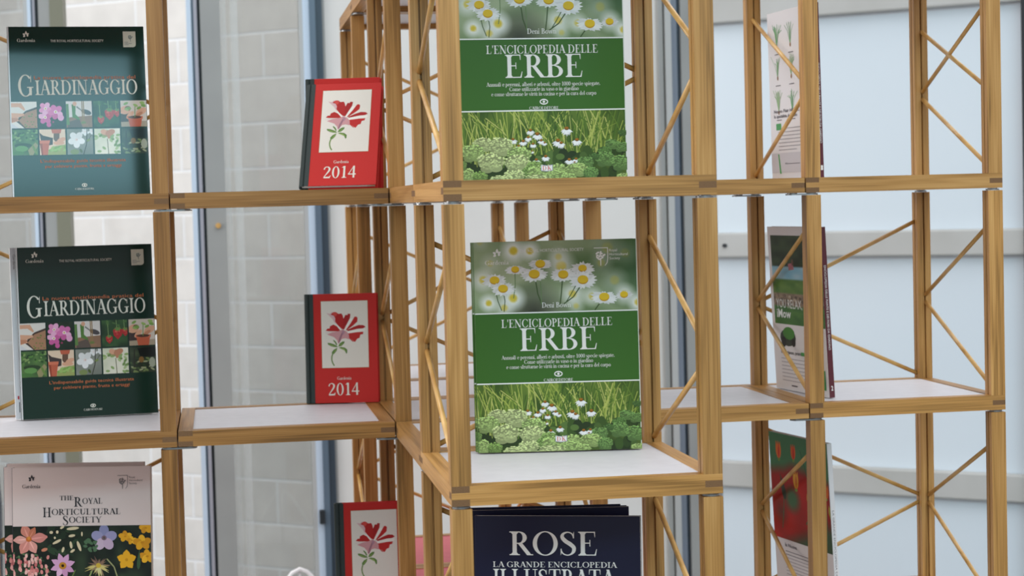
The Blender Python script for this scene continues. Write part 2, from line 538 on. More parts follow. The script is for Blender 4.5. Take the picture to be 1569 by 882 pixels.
ru = shelf_unit(XR2, YR, zl(1), 'oak bay at right carrying the upper book with spine number 1', left='front', right='back', plates=PL_R2)
shelf_unit(XR2, YR, zl(2), 'oak bay at right carrying the book with spine number 2', left='back', right='back', back='left', plates=PL_R2)
shelf_unit(XR2, YR, zl(3), 'oak bay at lower right carrying the red and green tulip book', left='back', right='back', back='right', plates=PL_R2, legs=True)
MB().tube((W - .011, D - S + .004, .278), (W - .011, S - .006, .145), RR).build('brace_rod', M['rod'], ru)

ROWS = ((1, 'upper'), (2, 'middle'), (3, 'lowest'))
for k, nm in ROWS:
    red = ('the two upper red diaries', 'the single middle red diary', 'the lowest red diary')[k - 1]
    shelf_tray(XLB, YR, zl(k), 'oak tray without posts under ' + red, WB, D)
    shelf_tray(0, D + G, zl(k), ('oak tray seen edge on joining the front bay to the next, ' + nm + ' level'), W, DB, 'pink' if k == 3 else 'panel')
    shelf_tray(0, YR + D + G, zl(k), ('oak tray far back between the two rear bays, ' + nm + ' level'), W, DB, 'pink' if k == 3 else 'panel')
    book = ('left of the upper spine number 1 book', 'left of the spine number 2 book', 'left of the tulip book')[k - 1]
    shelf_tray(XRB, YR, zl(k), 'oak tray reaching behind the front bay, ' + book, WB, D)
for x, y, d, lab in ((0, Y4, D, 'rearmost top oak tray crowning the small posts at upper middle'),
                     (0, YR + D + G, DB, 'top oak tray slanting up out of the frame beside the rearmost one'),
                     (0, Y3, D, 'top oak tray above the bay behind the upper herb book'),
                     (0, D + G, DB, 'top oak tray just behind the front bay, above the frame'),
                     (0, 0, D, 'top oak tray over the upper herb book, above the frame'),
                     (XL1, YR, D, 'top oak tray over the upper dark green book, above the frame'),
                     (XR2, YR, D, 'top oak tray over the spine number 1 book, above the frame')):
    shelf_tray(x, y, zl(0), lab, W, d, grp='top oak trays of the bays')

# bay wood tinted by position: brownest at far left, less beside it, least behind
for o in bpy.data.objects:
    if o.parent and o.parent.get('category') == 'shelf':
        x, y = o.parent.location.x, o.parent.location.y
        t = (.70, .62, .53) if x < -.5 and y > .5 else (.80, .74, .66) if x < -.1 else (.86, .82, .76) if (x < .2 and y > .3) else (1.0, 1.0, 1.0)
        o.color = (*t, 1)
# ------------------------------------------------------------------ lettering: a serif alphabet drawn stroke by stroke (cap height = 1)
TK, TN = .135, .042                         # thick and thin strokes


def _ring(cx, cy, rx, ry, a0, a1, tk=TK, tn=TN, n=22):
    o, i = [], []
    for k in range(n + 1):
        a = math.radians(a0 + (a1 - a0) * k / n)
        o.append((cx + rx * math.cos(a), cy + ry * math.sin(a)))
        i.append((cx + (rx - tk) * math.cos(a), cy + (ry - tn) * math.sin(a)))
    return [(o[k], o[k + 1], i[k + 1], i[k]) for k in range(n)]


def _r(x0, y0, x1, y1):
    return [((x0, y0), (x1, y0), (x1, y1), (x0, y1))]


def _stem(x, y0=0, y1=1, w=TK, sb=.13, st=.13):
    P = _r(x, y0, x + w, y1)
    c = TN
    if sb: P += _r(x - sb * .75, y0, x + w + sb * .75, y0 + c) + [((x - sb * .4, y0 + c), (x + w + sb * .4, y0 + c), (x + w, y0 + .12), (x, y0 + .12))]
    if st: P += _r(x - st * .75, y1 - c, x + w + st * .75, y1) + [((x, y1 - .12), (x + w, y1 - .12), (x + w + st * .4, y1 - c), (x - st * .4, y1 - c))]
    return P


def _dg(x0, y0, x1, y1, w):
    return [((x0 - w / 2, y0), (x0 + w / 2, y0), (x1 + w / 2, y1), (x1 - w / 2, y1))]


def _ser(x, y, up=False, h=.13):
    return _r(x - h, y - (TN if up else 0), x + h, y + (0 if up else TN))


def _spl(pts, n=6):
    """variable-width spline: points (x, y, width)"""
    q = []
    for i in range(len(pts) - 1):
        p0 = pts[max(i - 1, 0)]; p1 = pts[i]; p2 = pts[i + 1]; p3 = pts[min(i + 2, len(pts) - 1)]
        for k in range(n):
            t = k / n
            q.append(tuple(.5 * (2 * b + (c - a) * t + (2 * a - 5 * b + 4 * c - d) * t * t + (3 * b - a - 3 * c + d) * t ** 3) for a, b, c, d in zip(p0, p1, p2, p3)))
    q.append(pts[-1])
    L, R = [], []
    for i, (x, y, w) in enumerate(q):
        a = q[max(i - 1, 0)]; b = q[min(i + 1, len(q) - 1)]
        dx, dy = b[0] - a[0], b[1] - a[1]; m = math.hypot(dx, dy) or 1
        L.append((x - dy / m * w / 2, y + dx / m * w / 2)); R.append((x + dy / m * w / 2, y - dx / m * w / 2))
    return [(L[i], L[i + 1], R[i + 1], R[i]) for i in range(len(q) - 1)]


GL = {}


def _dot(x, y, r=.085):
    return [tuple((x + r * math.cos(k / 12 * math.tau), y + r * math.sin(k / 12 * math.tau)) for k in range(12))]


GL['A'] = (_dg(.10, 0, .36, .98, .05) + _dg(.36, 1, .64, 0, .155) + _r(.2, .33, .5, .33 + TN) + _ser(.10, 0) + _ser(.64, 0, h=.15), .74)
GL['B'] = (_stem(.12, st=.1, sb=.1) + _r(.2, 1 - TN, .34, 1) + _r(.2, .5, .36, .5 + TN) + _r(.2, 0, .36, TN) + _ring(.33, .76, .24, .24, -90, 90) + _ring(.34, .26, .29, .26, -90, 90), .68)
GL['C'] = (_ring(.42, .5, .38, .515, 42, 318) + [((.68, .66), (.715, .66), (.715, 1.0), (.685, .9))] + [((.68, .34), (.73, .2), (.73, .2), (.66, .16))], .78)
GL['D'] = (_stem(.12, st=.1, sb=.1) + _r(.2, 1 - TN, .36, 1) + _r(.2, 0, .36, TN) + _ring(.34, .5, .42, .5, -90, 90), .82)
GL['E'] = (_stem(.12, st=.1, sb=.1) + _r(.2, 1 - TN, .56, 1) + _r(.2, .5, .42, .5 + TN) + _r(.2, 0, .58, TN)
           + [((.54, 1), (.58, 1), (.58, .77), (.565, .77))] + [((.40, .66), (.425, .66), (.425, .38), (.40, .38))] + [((.55, 0), (.6, 0), (.635, .27), (.615, .27))], .68)
GL['G'] = (_ring(.42, .5, .38, .515, 42, 312) + [((.68, .66), (.715, .66), (.715, 1.0), (.685, .9))] + _r(.60, .05, .60 + TK, .42) + _r(.5, .40, .82, .40 + TN), .84)
GL['H'] = (_stem(.10) + _stem(.56) + _r(.2, .48, .6, .48 + TN), .80)
GL['I'] = (_stem(.12), .38)
GL['K'] = (_stem(.12) + _dg(.24, .40, .62, 1, .055) + _dg(.36, .58, .66, 0, .16) + _ser(.61, 1, True) + _ser(.67, 0), .80)
GL['L'] = (_stem(.12) + _r(.2, 0, .56, TN) + [((.53, 0), (.58, 0), (.615, .29), (.595, .29))], .66)
GL['N'] = (_r(.12, 0, .12 + TN, 1) + _r(.64, 0, .64 + TN, 1) + _dg(.12, 1, .64, 0, .16) + _ser(.14, 0) + _ser(.66, 1, True) + _ser(.06, 1, True, .08), .82)
GL['O'] = (_ring(.43, .5, .40, .515, 0, 360, n=40), .86)
GL['P'] = (_stem(.12) + _r(.2, 1 - TN, .34, 1) + _r(.2, .46, .34, .46 + TN) + _ring(.33, .73, .25, .27, -90, 90), .62)
GL['R'] = (_stem(.12) + _r(.2, 1 - TN, .34, 1) + _r(.2, .48, .34, .48 + TN) + _ring(.33, .74, .25, .26, -90, 90) + _dg(.36, .5, .66, 0, .15) + _r(.58, 0, .78, TN), .74)
GL['S'] = (_spl([(.47, .76, .03), (.42, .91, .045), (.29, .975, .05), (.15, .91, .085), (.115, .77, .12), (.21, .61, .15), (.37, .47, .155), (.48, .32, .13), (.46, .14, .10), (.35, .03, .05), (.23, .02, .045), (.12, .10, .045), (.07, .26, .03)])
           + [((.455, .72), (.49, .72), (.49, 1.0), (.465, .93))] + [((.06, .28), (.095, .28), (.08, .08), (.06, 0))], .58)
GL['T'] = (_stem(.29, st=0) + _r(.05, 1 - TN, .66, 1) + [((.05, 1), (.10, 1), (.06, .73), (.04, .73))] + [((.61, 1), (.66, 1), (.67, .73), (.65, .73))], .71)
GL['U'] = (_r(.12, .3, .12 + TK, 1) + _ser(.185, 1, True, .16) + _ser(.64, 1, True) + _r(.62, .3, .62 + TN, 1) + _ring(.39, .32, .27, .34, 180, 360, n=20), .78)
GL['Y'] = (_stem(.30, 0, .45, st=0) + _dg(.11, 1, .36, .42, .15) + _dg(.39, .42, .62, 1, .05) + _ser(.11, 1, True) + _ser(.62, 1, True), .72)
GL["'"] = ([((.05, 1), (.16, 1), (.12, .68), (.08, .68))], .2)
GL['.'] = (_dot(.12, .07), .26)
GL[','] = (_dot(.12, .07) + [((.14, .1), (.2, .08), (.12, -.18), (.08, -.16))], .26)
GL[' '] = ([], .28)
GL['0'] = (_ring(.28, .49, .25, .505, 0, 360, tk=.12, n=36), .56)
GL['1'] = (_stem(.22, 0, 1, w=.125, st=0) + [((.10, .84), (.24, .9), (.24, 1), (.22, 1))], .52)
GL['2'] = (_spl([(.07, .74, .09), (.13, .91, .06), (.27, .965, .06), (.41, .87, .11), (.42, .69, .125), (.32, .48, .10), (.18, .26, .06), (.07, .08, .05)]) + [((.05, 0), (.47, 0), (.53, .23), (.50, .23), (.42, .115), (.07, .115))], .58)
GL['4'] = (_r(.34, 0, .46, 1) + [((.02, .30), (.08, .30), (.38, .92), (.38, 1))] + _r(.02, .26, .55, .26 + .085), .58)
XH = .64
GL['a'] = (_spl([(.09, .50, .10), (.13, .60, .05), (.23, .63, .05), (.34, .56, .10), (.35, .4, .12), (.35, .12, .12), (.39, .03, .07), (.46, .03, .03)]) + _spl([(.35, .37, .04), (.2, .32, .06), (.09, .2, .11), (.11, .06, .09), (.2, .02, .05), (.34, .12, .03)]), .49)
GL['b'] = (_stem(.06, 0, 1, .11, 0, .08) + _ring(.27, .32, .23, .335, -130, 130, .12), .56)
GL['c'] = (_ring(.28, .32, .24, .335, 50, 315, .12), .47)
GL['d'] = (_stem(.36, 0, 1, .11, .08, .08) + _ring(.28, .32, .23, .335, 50, 310, .12), .56)
GL['e'] = (_ring(.28, .32, .24, .335, 0, 315, .11) + _r(.1, .34, .5, .385), .53)
GL['f'] = (_stem(.11, 0, .8, .11, .1, 0) + _spl([(.165, .78, .11), (.2, .94, .08), (.3, .98, .05), (.37, .92, .07)]) + _r(.02, XH - .045, .34, XH), .38)
GL['g'] = (_ring(.25, .42, .19, .23, 0, 360, .1) + _spl([(.13, .2, .05), (.1, .1, .07), (.3, .04, .10), (.44, -.08, .09), (.36, -.24, .05), (.16, -.25, .05), (.05, -.14, .07), (.13, 0, .04)]) + _r(.36, XH - .06, .52, XH), .52)
GL['i'] = (_stem(.07, 0, XH, .11, .09, .06) + _dot(.125, .88, .075), .28)
GL['l'] = (_stem(.07, 0, 1, .11, .09, .06), .28)
GL['m'] = (_stem(.07, 0, XH, .11, .08, .05) + _stem(.38, 0, .45, .11, .08, 0) + _stem(.69, 0, .45, .11, .08, 0) + _ring(.30, .42, .19, .23, 0, 120, .11) + _ring(.61, .42, .19, .23, 0, 120, .11), .87)
GL['n'] = (_stem(.07, 0, XH, .11, .08, .05) + _stem(.39, 0, .45, .11, .08, 0) + _ring(.31, .42, .19, .23, 0, 120, .11), .57)
GL['o'] = (_ring(.28, .32, .25, .335, 0, 360, .12, n=26), .56)
GL['p'] = (_stem(.06, -.3, XH, .11, .08, .05) + _ring(.27, .32, .23, .335, -130, 130, .12), .56)
GL['r'] = (_stem(.07, 0, XH, .11, .08, .05) + _spl([(.17, .42, .04), (.25, .58, .07), (.35, .58, .11)]), .40)
GL['s'] = (_spl([(.31, .5, .03), (.22, .61, .05), (.11, .56, .09), (.12, .43, .11), (.28, .27, .12), (.34, .14, .1), (.22, .02, .05), (.08, .09, .04), (.05, .18, .03)]), .41)
GL['t'] = (_spl([(.15, .84, .05), (.15, .5, .11), (.15, .16, .11), (.19, .04, .08), (.3, .06, .03)]) + _r(.03, XH - .045, .30, XH), .33)
GL['u'] = (_stem(.07, .15, XH, .11, 0, .05) + _stem(.38, 0, XH, .11, .07, .05) + _ring(.28, .2, .21, .215, 180, 320, .11), .57)
GL['\u00f9'] = (GL['u'][0] + [((.12, .95), (.22, .97), (.33, .75), (.29, .74))], .57)
GL['v'] = (_dg(.08, XH, .28, 0, .11) + _dg(.28, 0, .46, XH, .05) + _ser(.1, XH, True, .1) + _ser(.45, XH, True, .08), .53)
GL['w'] = (_dg(.08, XH, .26, 0, .11) + _dg(.26, 0, .42, XH, .05) + _dg(.42, XH, .6, 0, .11) + _dg(.6, 0, .76, XH, .05) + _ser(.1, XH, True, .1) + _ser(.75, XH, True, .08), .83)
GL['z'] = (_r(.05, XH - .05, .44, XH) + _r(.04, 0, .45, .05) + _dg(.1, 0, .39, XH, .11) + _r(.05, XH - .16, .07, XH) + _r(.43, 0, .45, .16), .49)


def serif_polys(s, x0, x1, base, cap, first=None, tight=1.0):
    """polygons of a line of serif lettering set to run exactly from x0 to x1"""
    out, pen = [], 0.0
    for k, ch in enumerate(s):
        P, adv = GL[ch]
        f = 1.0
        if first and ch in first and (k == 0 or s[k - 1] in " '" ) and ch != ' ':
            f = first[ch]
        out += [[(pen + x * f, y * f) for x, y in p] for p in P]
        pen += adv * f * tight
    k = (x1 - x0) / pen
    return [[(x0 + x * k, base + y * cap) for x, y in p] for p in out]


_fontcache = {}


def sans_polys(s, x0, x1, base, cap, bold=False):
    """the same with Blender's built-in plain letters"""
    cu = bpy.data.curves.new('t', 'FONT'); cu.body = s; cu.size = 1.0; cu.resolution_u = 2
    if bold: cu.offset = .018
    o = bpy.data.objects.new('t', cu); COL.objects.link(o)
    dg = bpy.context.evaluated_depsgraph_get(); dg.update()
    me = o.evaluated_get(dg).to_mesh()
    V = [v.co.copy() for v in me.vertices]
    F = [[(V[i].x, V[i].y) for i in p.vertices] for p in me.polygons]
    o.evaluated_get(dg).to_mesh_clear()
    bpy.data.objects.remove(o); bpy.data.curves.remove(cu)
    xs = [p[0] for f in F for p in f]
    mn, mx_ = min(xs), max(xs)
    k = (x1 - x0) / (mx_ - mn); c = cap / .73
    return [[(x0 + (x - mn) * k, base + y * c) for x, y in f] for f in F]


def clip(poly, x0, x1, y0, y1):
    for ax, lim, sg in ((0, x0, 1), (0, x1, -1), (1, y0, 1), (1, y1, -1)):
        out = []
        for i in range(len(poly)):
            a, b = poly[i - 1], poly[i]
            ia, ib = sg * (a[ax] - lim) >= 0, sg * (b[ax] - lim) >= 0
            if ia != ib:
                t = (lim - a[ax]) / (b[ax] - a[ax])
                out.append((a[0] + (b[0] - a[0]) * t, a[1] + (b[1] - a[1]) * t))
            if ib: out.append(b)
        poly = out
        if len(poly) < 3: return None
    return poly


FACE = {}                                   # which board of a book carries its printing


class Print:
    """ink on a cover: flat shapes in cover coordinates (x right, z up), each a hair above the one before"""
    def __init__(self, y=-.0003, step=7e-7):
        self.v, self.f, self.c = [], [], []
        self.y, self.step = y, step
        self.box = None

    def lift(self, n=1):
        self.y -= self.step * n

    def poly(self, pts, rgb, lift=True):
        if self.box:
            pts = clip(list(pts), *self.box)
            if not pts: return
        if lift: self.lift()
        b = len(self.v)
        self.v += [(x, self.y, z) for x, z in pts]
        self.f.append(list(range(b, b + len(pts))))
        self.c.append([lin(rgb)] * len(pts))

    def polys(self, P, rgb):
        self.lift(3)
        y = self.y
        for i, p in enumerate(P):
            self.y = y - (i % 60) * self.step
            self.poly(p, rgb, False)
        self.y = y - 62 * self.step

    def ell(self, cx, cz, rx, rz, rgb, rot=0.0, n=16, lift=True):
        c, s = math.cos(rot), math.sin(rot)
        self.poly([(cx + rx * math.cos(k / n * math.tau) * c - rz * math.sin(k / n * math.tau) * s,
                    cz + rx * math.cos(k / n * math.tau) * s + rz * math.sin(k / n * math.tau) * c) for k in range(n)], rgb, lift)

    def petal(self, cx, cz, ang, ln, wd, rgb, start=0.0, tip=.6, lift=True):
        P = []
        for k in range(11):
            t = k / 10
            P.append((start + (ln - start) * t, wd * math.sin(math.pi * t ** tip) if t not in (0, 1) else wd * .15))
        P += [(x, -w) for x, w in reversed(P)]
        c, s = math.cos(ang), math.sin(ang)
        self.poly([(cx + x * c - y * s, cz + x * s + y * c) for x, y in P], rgb, lift)

    def line(self, pts, w, rgb):
        self.lift()
        for a, b in zip(pts, pts[1:]):
            dx, dz = b[0] - a[0], b[1] - a[1]; m = math.hypot(dx, dz) or 1
            nx, nz = -dz / m * w / 2, dx / m * w / 2
            self.poly([(a[0] + nx, a[1] + nz), (b[0] + nx, b[1] + nz), (b[0] - nx, b[1] - nz), (a[0] - nx, a[1] - nz)], rgb, False)

    def grid(self, x0, x1, z0, z1, nx, nz, fn):
        """soft, out of focus tones: fn(u, v) gives an sRGB colour, v from the top"""
        self.lift(2)
        b = len(self.v)
        col = []
        for j in range(nz + 1):
            for i in range(nx + 1):
                u, v = i / nx, j / nz
                self.v.append((x0 + (x1 - x0) * u, self.y, z1 - (z1 - z0) * v)); col.append(lin([max(0, min(255, q)) for q in fn(u, v)]))
        for j in range(nz):
            for i in range(nx):
                q = (j * (nx + 1) + i, (j + 1) * (nx + 1) + i, (j + 1) * (nx + 1) + i + 1, j * (nx + 1) + i + 1)
                self.f.append([b + k for k in q]); self.c.append([col[k] for k in q])
        self.lift(2)

    def build(self, name, m, parent=None):
        me = bpy.data.meshes.new(name)
        me.from_pydata(self.v, [], self.f)
        a = me.color_attributes.new('ink', 'FLOAT_COLOR', 'CORNER')
        flat = []
        for p, cs in zip(me.polygons, self.c):
            for c in cs: flat += [c[0], c[1], c[2], 1.0]
        a.data.foreach_set('color', flat)
        me.materials.append(m)
        me.update()
        # every shape faces the reader
        for p in me.polygons:
            if p.normal.y > 0: p.flip()
        o = bpy.data.objects.new(name, me)
        return link(o, FACE.get(parent.name, parent))


def lettering(name, P, m, parent, y=-.0006):
    v, f = [], []
    for i, p in enumerate(P):
        b = len(v); v += [(x, y - (i % 60) * 1e-6, z) for x, z in p]; f.append(list(range(b, b + len(p))))
    me = bpy.data.meshes.new(name); me.from_pydata(v, [], f); me.materials.append(m); me.update()
    for p in me.polygons:
        if p.normal.y > 0: p.flip()
    return link(bpy.data.objects.new(name, me), FACE.get(parent.name, parent))


def noise2(seed):
    r = random.Random(seed)
    T = [[r.random() for _ in range(64)] for _ in range(64)]
    def f(x, y):
        xi, yi = math.floor(x), math.floor(y); a, b = x - xi, y - yi
        a, b = a * a * (3 - 2 * a), b * b * (3 - 2 * b)
        g = lambda i, j: T[i % 64][j % 64]
        return (g(xi, yi) * (1 - a) + g(xi + 1, yi) * a) * (1 - b) + (g(xi, yi + 1) * (1 - a) + g(xi + 1, yi + 1) * a) * b
    return f


def mixc(a, b, t):
    t = max(0, min(1, t))
    return tuple(p + (q - p) * t for p, q in zip(a, b))


# small printed marks shared by several covers -------------------------------------------------
def flower_mark(cx, cz, r):
    """the little three-leaved sprig above the word on each cover"""
    out = []
    for ang, L in ((1.5, 1.0), (.55, .8), (2.7, .8), (3.7, .75), (-.3, .55)):
        c, s = math.cos(ang), math.sin(ang)
        P = []
        for k in range(9):
            t = k / 8; P.append((r * (.2 + L * t), r * .27 * math.sin(math.pi * t ** .8)))
        P += [(x, -w) for x, w in reversed(P[1:-1])]
        out.append([(cx + x * c - y * s, cz + x * s + y * c) for x, y in P])
    return out


def tree_mark(cx, cz, r, text_x=None, tw=0, shield=True):
    """round tree emblem inside a half shield, with three small lines of words beside it"""
    out = []
    q = random.Random(3)
    for k in range(26):
        a, d = q.random() * math.tau, r * math.sqrt(q.random()) * .8
        x, z = cx + d * math.cos(a), cz + d * math.sin(a)
        out.append([(x + r * .17 * math.cos(j / 6 * math.tau), z + r * .17 * math.sin(j / 6 * math.tau)) for j in range(6)])
    out += [[(cx - r * .07, cz - r * 1.9), (cx + r * .07, cz - r * 1.9), (cx + r * .1, cz - r * .7), (cx - r * .1, cz - r * .7)]]
    if shield:
        t = r * .13
        out += [[(cx - r * 1.2, cz + r * 1.25), (cx + r * 1.35, cz + r * 1.25), (cx + r * 1.35, cz + r * 1.25 + t), (cx - r * 1.2, cz + r * 1.25 + t)]]
        pts = [(cx + r * 1.3, cz + r * 1.3), (cx + r * 1.3, cz - r * .6), (cx + r * 1.15, cz - r * 1.4), (cx + r * .75, cz - r * 1.9)]
        for a, b in zip(pts, pts[1:]):
            out.append([(a[0] - t / 2, a[1]), (b[0] - t / 2, b[1]), (b[0] + t / 2, b[1]), (a[0] + t / 2, a[1])])
    if text_x is not None:
        for k, (s, f) in enumerate((('Royal', .42), ('Horticultural', 1.0), ('Society', .58))):
            out += sans_polys(s, text_x, text_x + tw * f, cz + r * (.62 - .72 * k), r * .5)
    return out


def eye_mark(cx, cz, w):
    out = [[tuple(p) for p in q] for q in []]
    n = 20
    for k in range(n):
        a0, a1 = k / n * math.tau, (k + 1) / n * math.tau
        out.append([(cx + w * .5 * math.cos(a0), cz + w * .34 * math.sin(a0)), (cx + w * .5 * math.cos(a1), cz + w * .34 * math.sin(a1)),
                    (cx + w * .38 * math.cos(a1), cz + w * .2 * math.sin(a1)), (cx + w * .38 * math.cos(a0), cz + w * .2 * math.sin(a0))])
    out.append([(cx + w * .15 * math.cos(k / 12 * math.tau), cz + w * .15 * math.sin(k / 12 * math.tau)) for k in range(12)])
    out += serif_polys('CAIROEDITORE', cx - w * 1.75, cx + w * 1.75, cz - w * .88, w * .34)
    return out
# ------------------------------------------------------------------ books
SPINE = {}


def paperback(name, w, h, t, loc, yaw, lean, cover, spine_mat=None, back=None, spine_right=False):
    """origin: lower left corner of the cover that is shown; the book stands on its tail and leans back by `lean` degrees"""
    a, th = math.radians(yaw), math.radians(lean)
    lift_ = t * math.sin(th) if lean > 0 else 0.0
    r = empty(name, (loc[0], loc[1], loc[2] + lift_ + .0003), (-th, 0, a))
    c = .0007
    FACE[r.name] = MB().box(0, w, 0, c, 0, h).build('front_cover' if not spine_right else 'back_cover', cover, r)
    MB().box(0, w, t - c, t, 0, h).build('back_cover' if not spine_right else 'front_cover', back or cover, r)
    if spine_right:
        MB().prism([(w - .0004, c), (w + .0002, 0), (w + .0009, .0008), (w + .0009, t - .0008), (w + .0002, t), (w - .0004, t - c)], 0, h).build('spine', spine_mat or cover, r)
        SPINE[r.name] = [o for o in r.children if o.name.startswith('spine')][0]
        MB().box(.0006, w - .0005, c, t - c, .0004, h - .0005).build('page_block', M['paper'], r)
    else:
        MB().prism([(.0004, c), (.0004, t - c), (-.0002, t), (-.0009, t - .0008), (-.0009, .0008), (-.0002, 0)], 0, h).build('spine', spine_mat or cover, r)
        MB().box(.0005, w - .0006, c, t - c, .0004, h - .0005).build('page_block', M['paper'], r)
    return r


# ---- the herb book: daisies above, a green band with the title, a border of grasses and sedums below
HW, HH = .2360, .3035


def herb_cover(root, w=HW, h=HH):
    X = lambda u: u * w
    Zv = lambda v: (1 - v) * h
    p = Print()
    nz = noise2(5)
    blobs = [  # soft daisies out of focus: u, v of the photo (0..1 of the upper picture), radius
        (.245, .13, .075, 1), (.345, .14, .06, 1), (.055, .53, .07, .8), (.235, .80, .075, 1), (.085, .86, .055, 1), (.18, .93, .06, .7),
        (.535, .36, .09, .75), (.52, .23, .06, .5), (.60, .76, .07, .8), (.72, .80, .06, .7), (.92, .78, .065, .85), (1.0, .90, .06, 1),
        (.62, .93, .05, .5), (.10, .30, .06, .35), (.86, .58, .08, .35), (.82, .12, .10, .25), (.93, .2, .08, .2), (.78, .33, .07, .3), (.04, .0, .05, .3)]
    def soft(u, v):
        g = mixc((104, 128, 84), (172, 182, 146), nz(u * 4 + 3, v * 2.6 + 1))
        g = mixc(g, (70, 100, 52), .8 * max(0, nz(u * 3 + 11, v * 3 + 7) - .45) * 2.0)
        g = mixc(g, (56, 56, 44), max(0, 1 - math.hypot((u - .36) * 4.2, (v - 1.02) * 2.0)))
        g = mixc(g, (52, 84, 50), max(0, 1 - math.hypot((u - 1.0) * 3.2, (v - .4) * 1.5)) * .8)
        for bu, bv, br, bk in blobs:
            d = math.hypot(u - bu, (v - bv) * .44) / br
            if d < 1.3:
                g = mixc(g, (236, 237, 230), bk * .92 * min(1, max(0, (1.25 - d) * 1.25)))
                g = mixc(g, (214, 190, 60), bk * min(1, max(0, (.42 - d) * 6)))
        return g
    zt, zb = Zv(0), Zv(.337)
    p.grid(0, w, zb, zt, 110, 56, soft)
    p.box = (0, w, zb, zt)
    P = lambda cx, cy: (X((cx - 66) / 1381.0), h - (cy - (70 - 25 * (cx - 66) / 1381.0)) / 1756.0 * h)
    stems = [((585, 390), (600, 500), (632, 590)), ((812, 385), (800, 500), (786, 600)), ((965, 438), (900, 530), (800, 600)), ((935, 415), (880, 510), (840, 570)),
             ((248, 495), (262, 560), (292, 640)), ((312, 500), (322, 560), (312, 650)), ((412, 330), (412, 430), (395, 540)), ((1142, 560), (1110, 600), (1080, 640)), ((625, 400), (630, 500), (630, 590))]
    for k, s in enumerate(stems):
        p.line([P(*q) for q in s], .0016 if k in (0, 1, 2, 7) else .0012, (64, 84, 42) if k not in (6, 8) else (106, 130, 84))
    q = random.Random(4)
    def daisy(cx, cy, rx, ry, er, tone=238, tilt=0.0):
        x, z = P(cx, cy); rx *= w / 1381; ry *= h / 1756
        n = 17
        for k in range(n):
            a = k / n * math.tau + q.uniform(-.1, .1)
            L = q.uniform(.9, 1.08)
            t = tone - q.randrange(0, 22)
            ex, ez = math.cos(a) * rx * L, math.sin(a) * ry * L
            ang = math.atan2(ez, ex); ln = math.hypot(ex, ez)
            p.petal(x, z - ry * .12, ang + tilt, ln, rx * .17, (t, t, t - 3), start=rx * .1, tip=.8)
        p.ell(x, z - .0004, er * w / 1381 * 1.0, er * .72 * h / 1756 * 1.13, (196, 150, 36))
        p.ell(x, z + .0006, er * w / 1381 * .98, er * .62 * h / 1756 * 1.13, (226, 188, 38))
    for a in ((628, 250, 105, 40, 42, 226), (415, 296, 88, 40, 34, 230), (985, 290, 105, 62, 36, 232), (238, 385, 105, 60, 42, 236),
              (820, 340, 115, 55, 44), (575, 335, 118, 62, 47), (985, 385, 122, 75, 46), (308, 455, 104, 58, 42), (1162, 530, 118, 56, 44, 238, -.12), (1330, 512, 75, 40, 34, 222)):
        daisy(*a)
    p.box = None
    top_a = p.y - 2e-5
    p.y = -.0003
    # lower picture
    z0, z1 = 0.0, Zv(.677)
    n3 = noise2(9)
    p.grid(0, w, z0, z1, 60, 30, lambda u, v: mixc(mixc((58, 82, 30), (116, 140, 56), n3(u * 9, v * 3)), (40, 56, 26), max(0, v * 1.5 - .35) * n3(u * 7 + 9, v * 5) * 1.8))
    p.box = (0, w, z0, z1)
    q = random.Random(11)
    for k in range(230):
        x = q.uniform(-.01, w); zb = q.uniform(.018, .055)
        top = z1 + q.uniform(-.025, .02)
        dx = q.gauss(0, .016)
        if k % 9 == 0: dx = q.choice((-1, 1)) * q.uniform(.03, .06)
        c = q.choice([(138, 156, 66), (164, 176, 82), (102, 130, 48), (78, 108, 40), (184, 188, 104), (60, 88, 34), (92, 120, 46)])
        p.line([(x, zb), (x + dx * .35, (zb + top) / 2), (x + dx, top)], q.uniform(.0007, .0017), c)
        p.lift(-.6)
    P6 = lambda cx, cy: (X((cx - 75 - (cy - 100) / 580 * 22) / 1388.0), (684 - (cy + 57 * ((cx - 90) / 1388.0))) / 1756.0 * h)
    # dark gaps at the foot of the grasses
    for k in range(60):
        x, z = q.uniform(.30 * w, w), q.uniform(.004, .040)
        p.ell(x, z, q.uniform(.004, .010), q.uniform(.004, .012), q.choice([(48, 68, 30), (60, 84, 36), (74, 98, 46), (40, 56, 28), (86, 112, 54)]))
    def cone(cx, cy, r, up=True):
        x, z = P6(cx, cy); r *= w / 1388
        for k in range(9):
            a = math.radians(200 + 140 * k / 8) + q.uniform(-.08, .08)
            p.petal(x, z, a, r * q.uniform(.85, 1.1), r * .17, (236 - q.randrange(20),) * 3, tip=.8)
            if k % 2: p.petal(x, z - r * .05, a, r * .7, r * .16, (240, 240, 236), tip=.8)
        p.ell(x, z + r * .16, r * .36, r * .28, (112, 74, 30)); p.ell(x, z + r * .24, r * .28, r * .18, (158, 104, 34))
    for a in ((655, 255, 42), (508, 332, 40), (636, 312, 36), (712, 285, 52), (595, 345, 40), (745, 335, 36), (775, 352, 26), (960, 235, 54), (888, 335, 54), (915, 352, 42),
              (1048, 325, 50), (555, 385, 34), (678, 365, 34), (785, 465, 42), (706, 494, 42), (985, 488, 44), (1042, 480, 38), (668, 422, 22), (1030, 505, 24)):
        cone(*a)
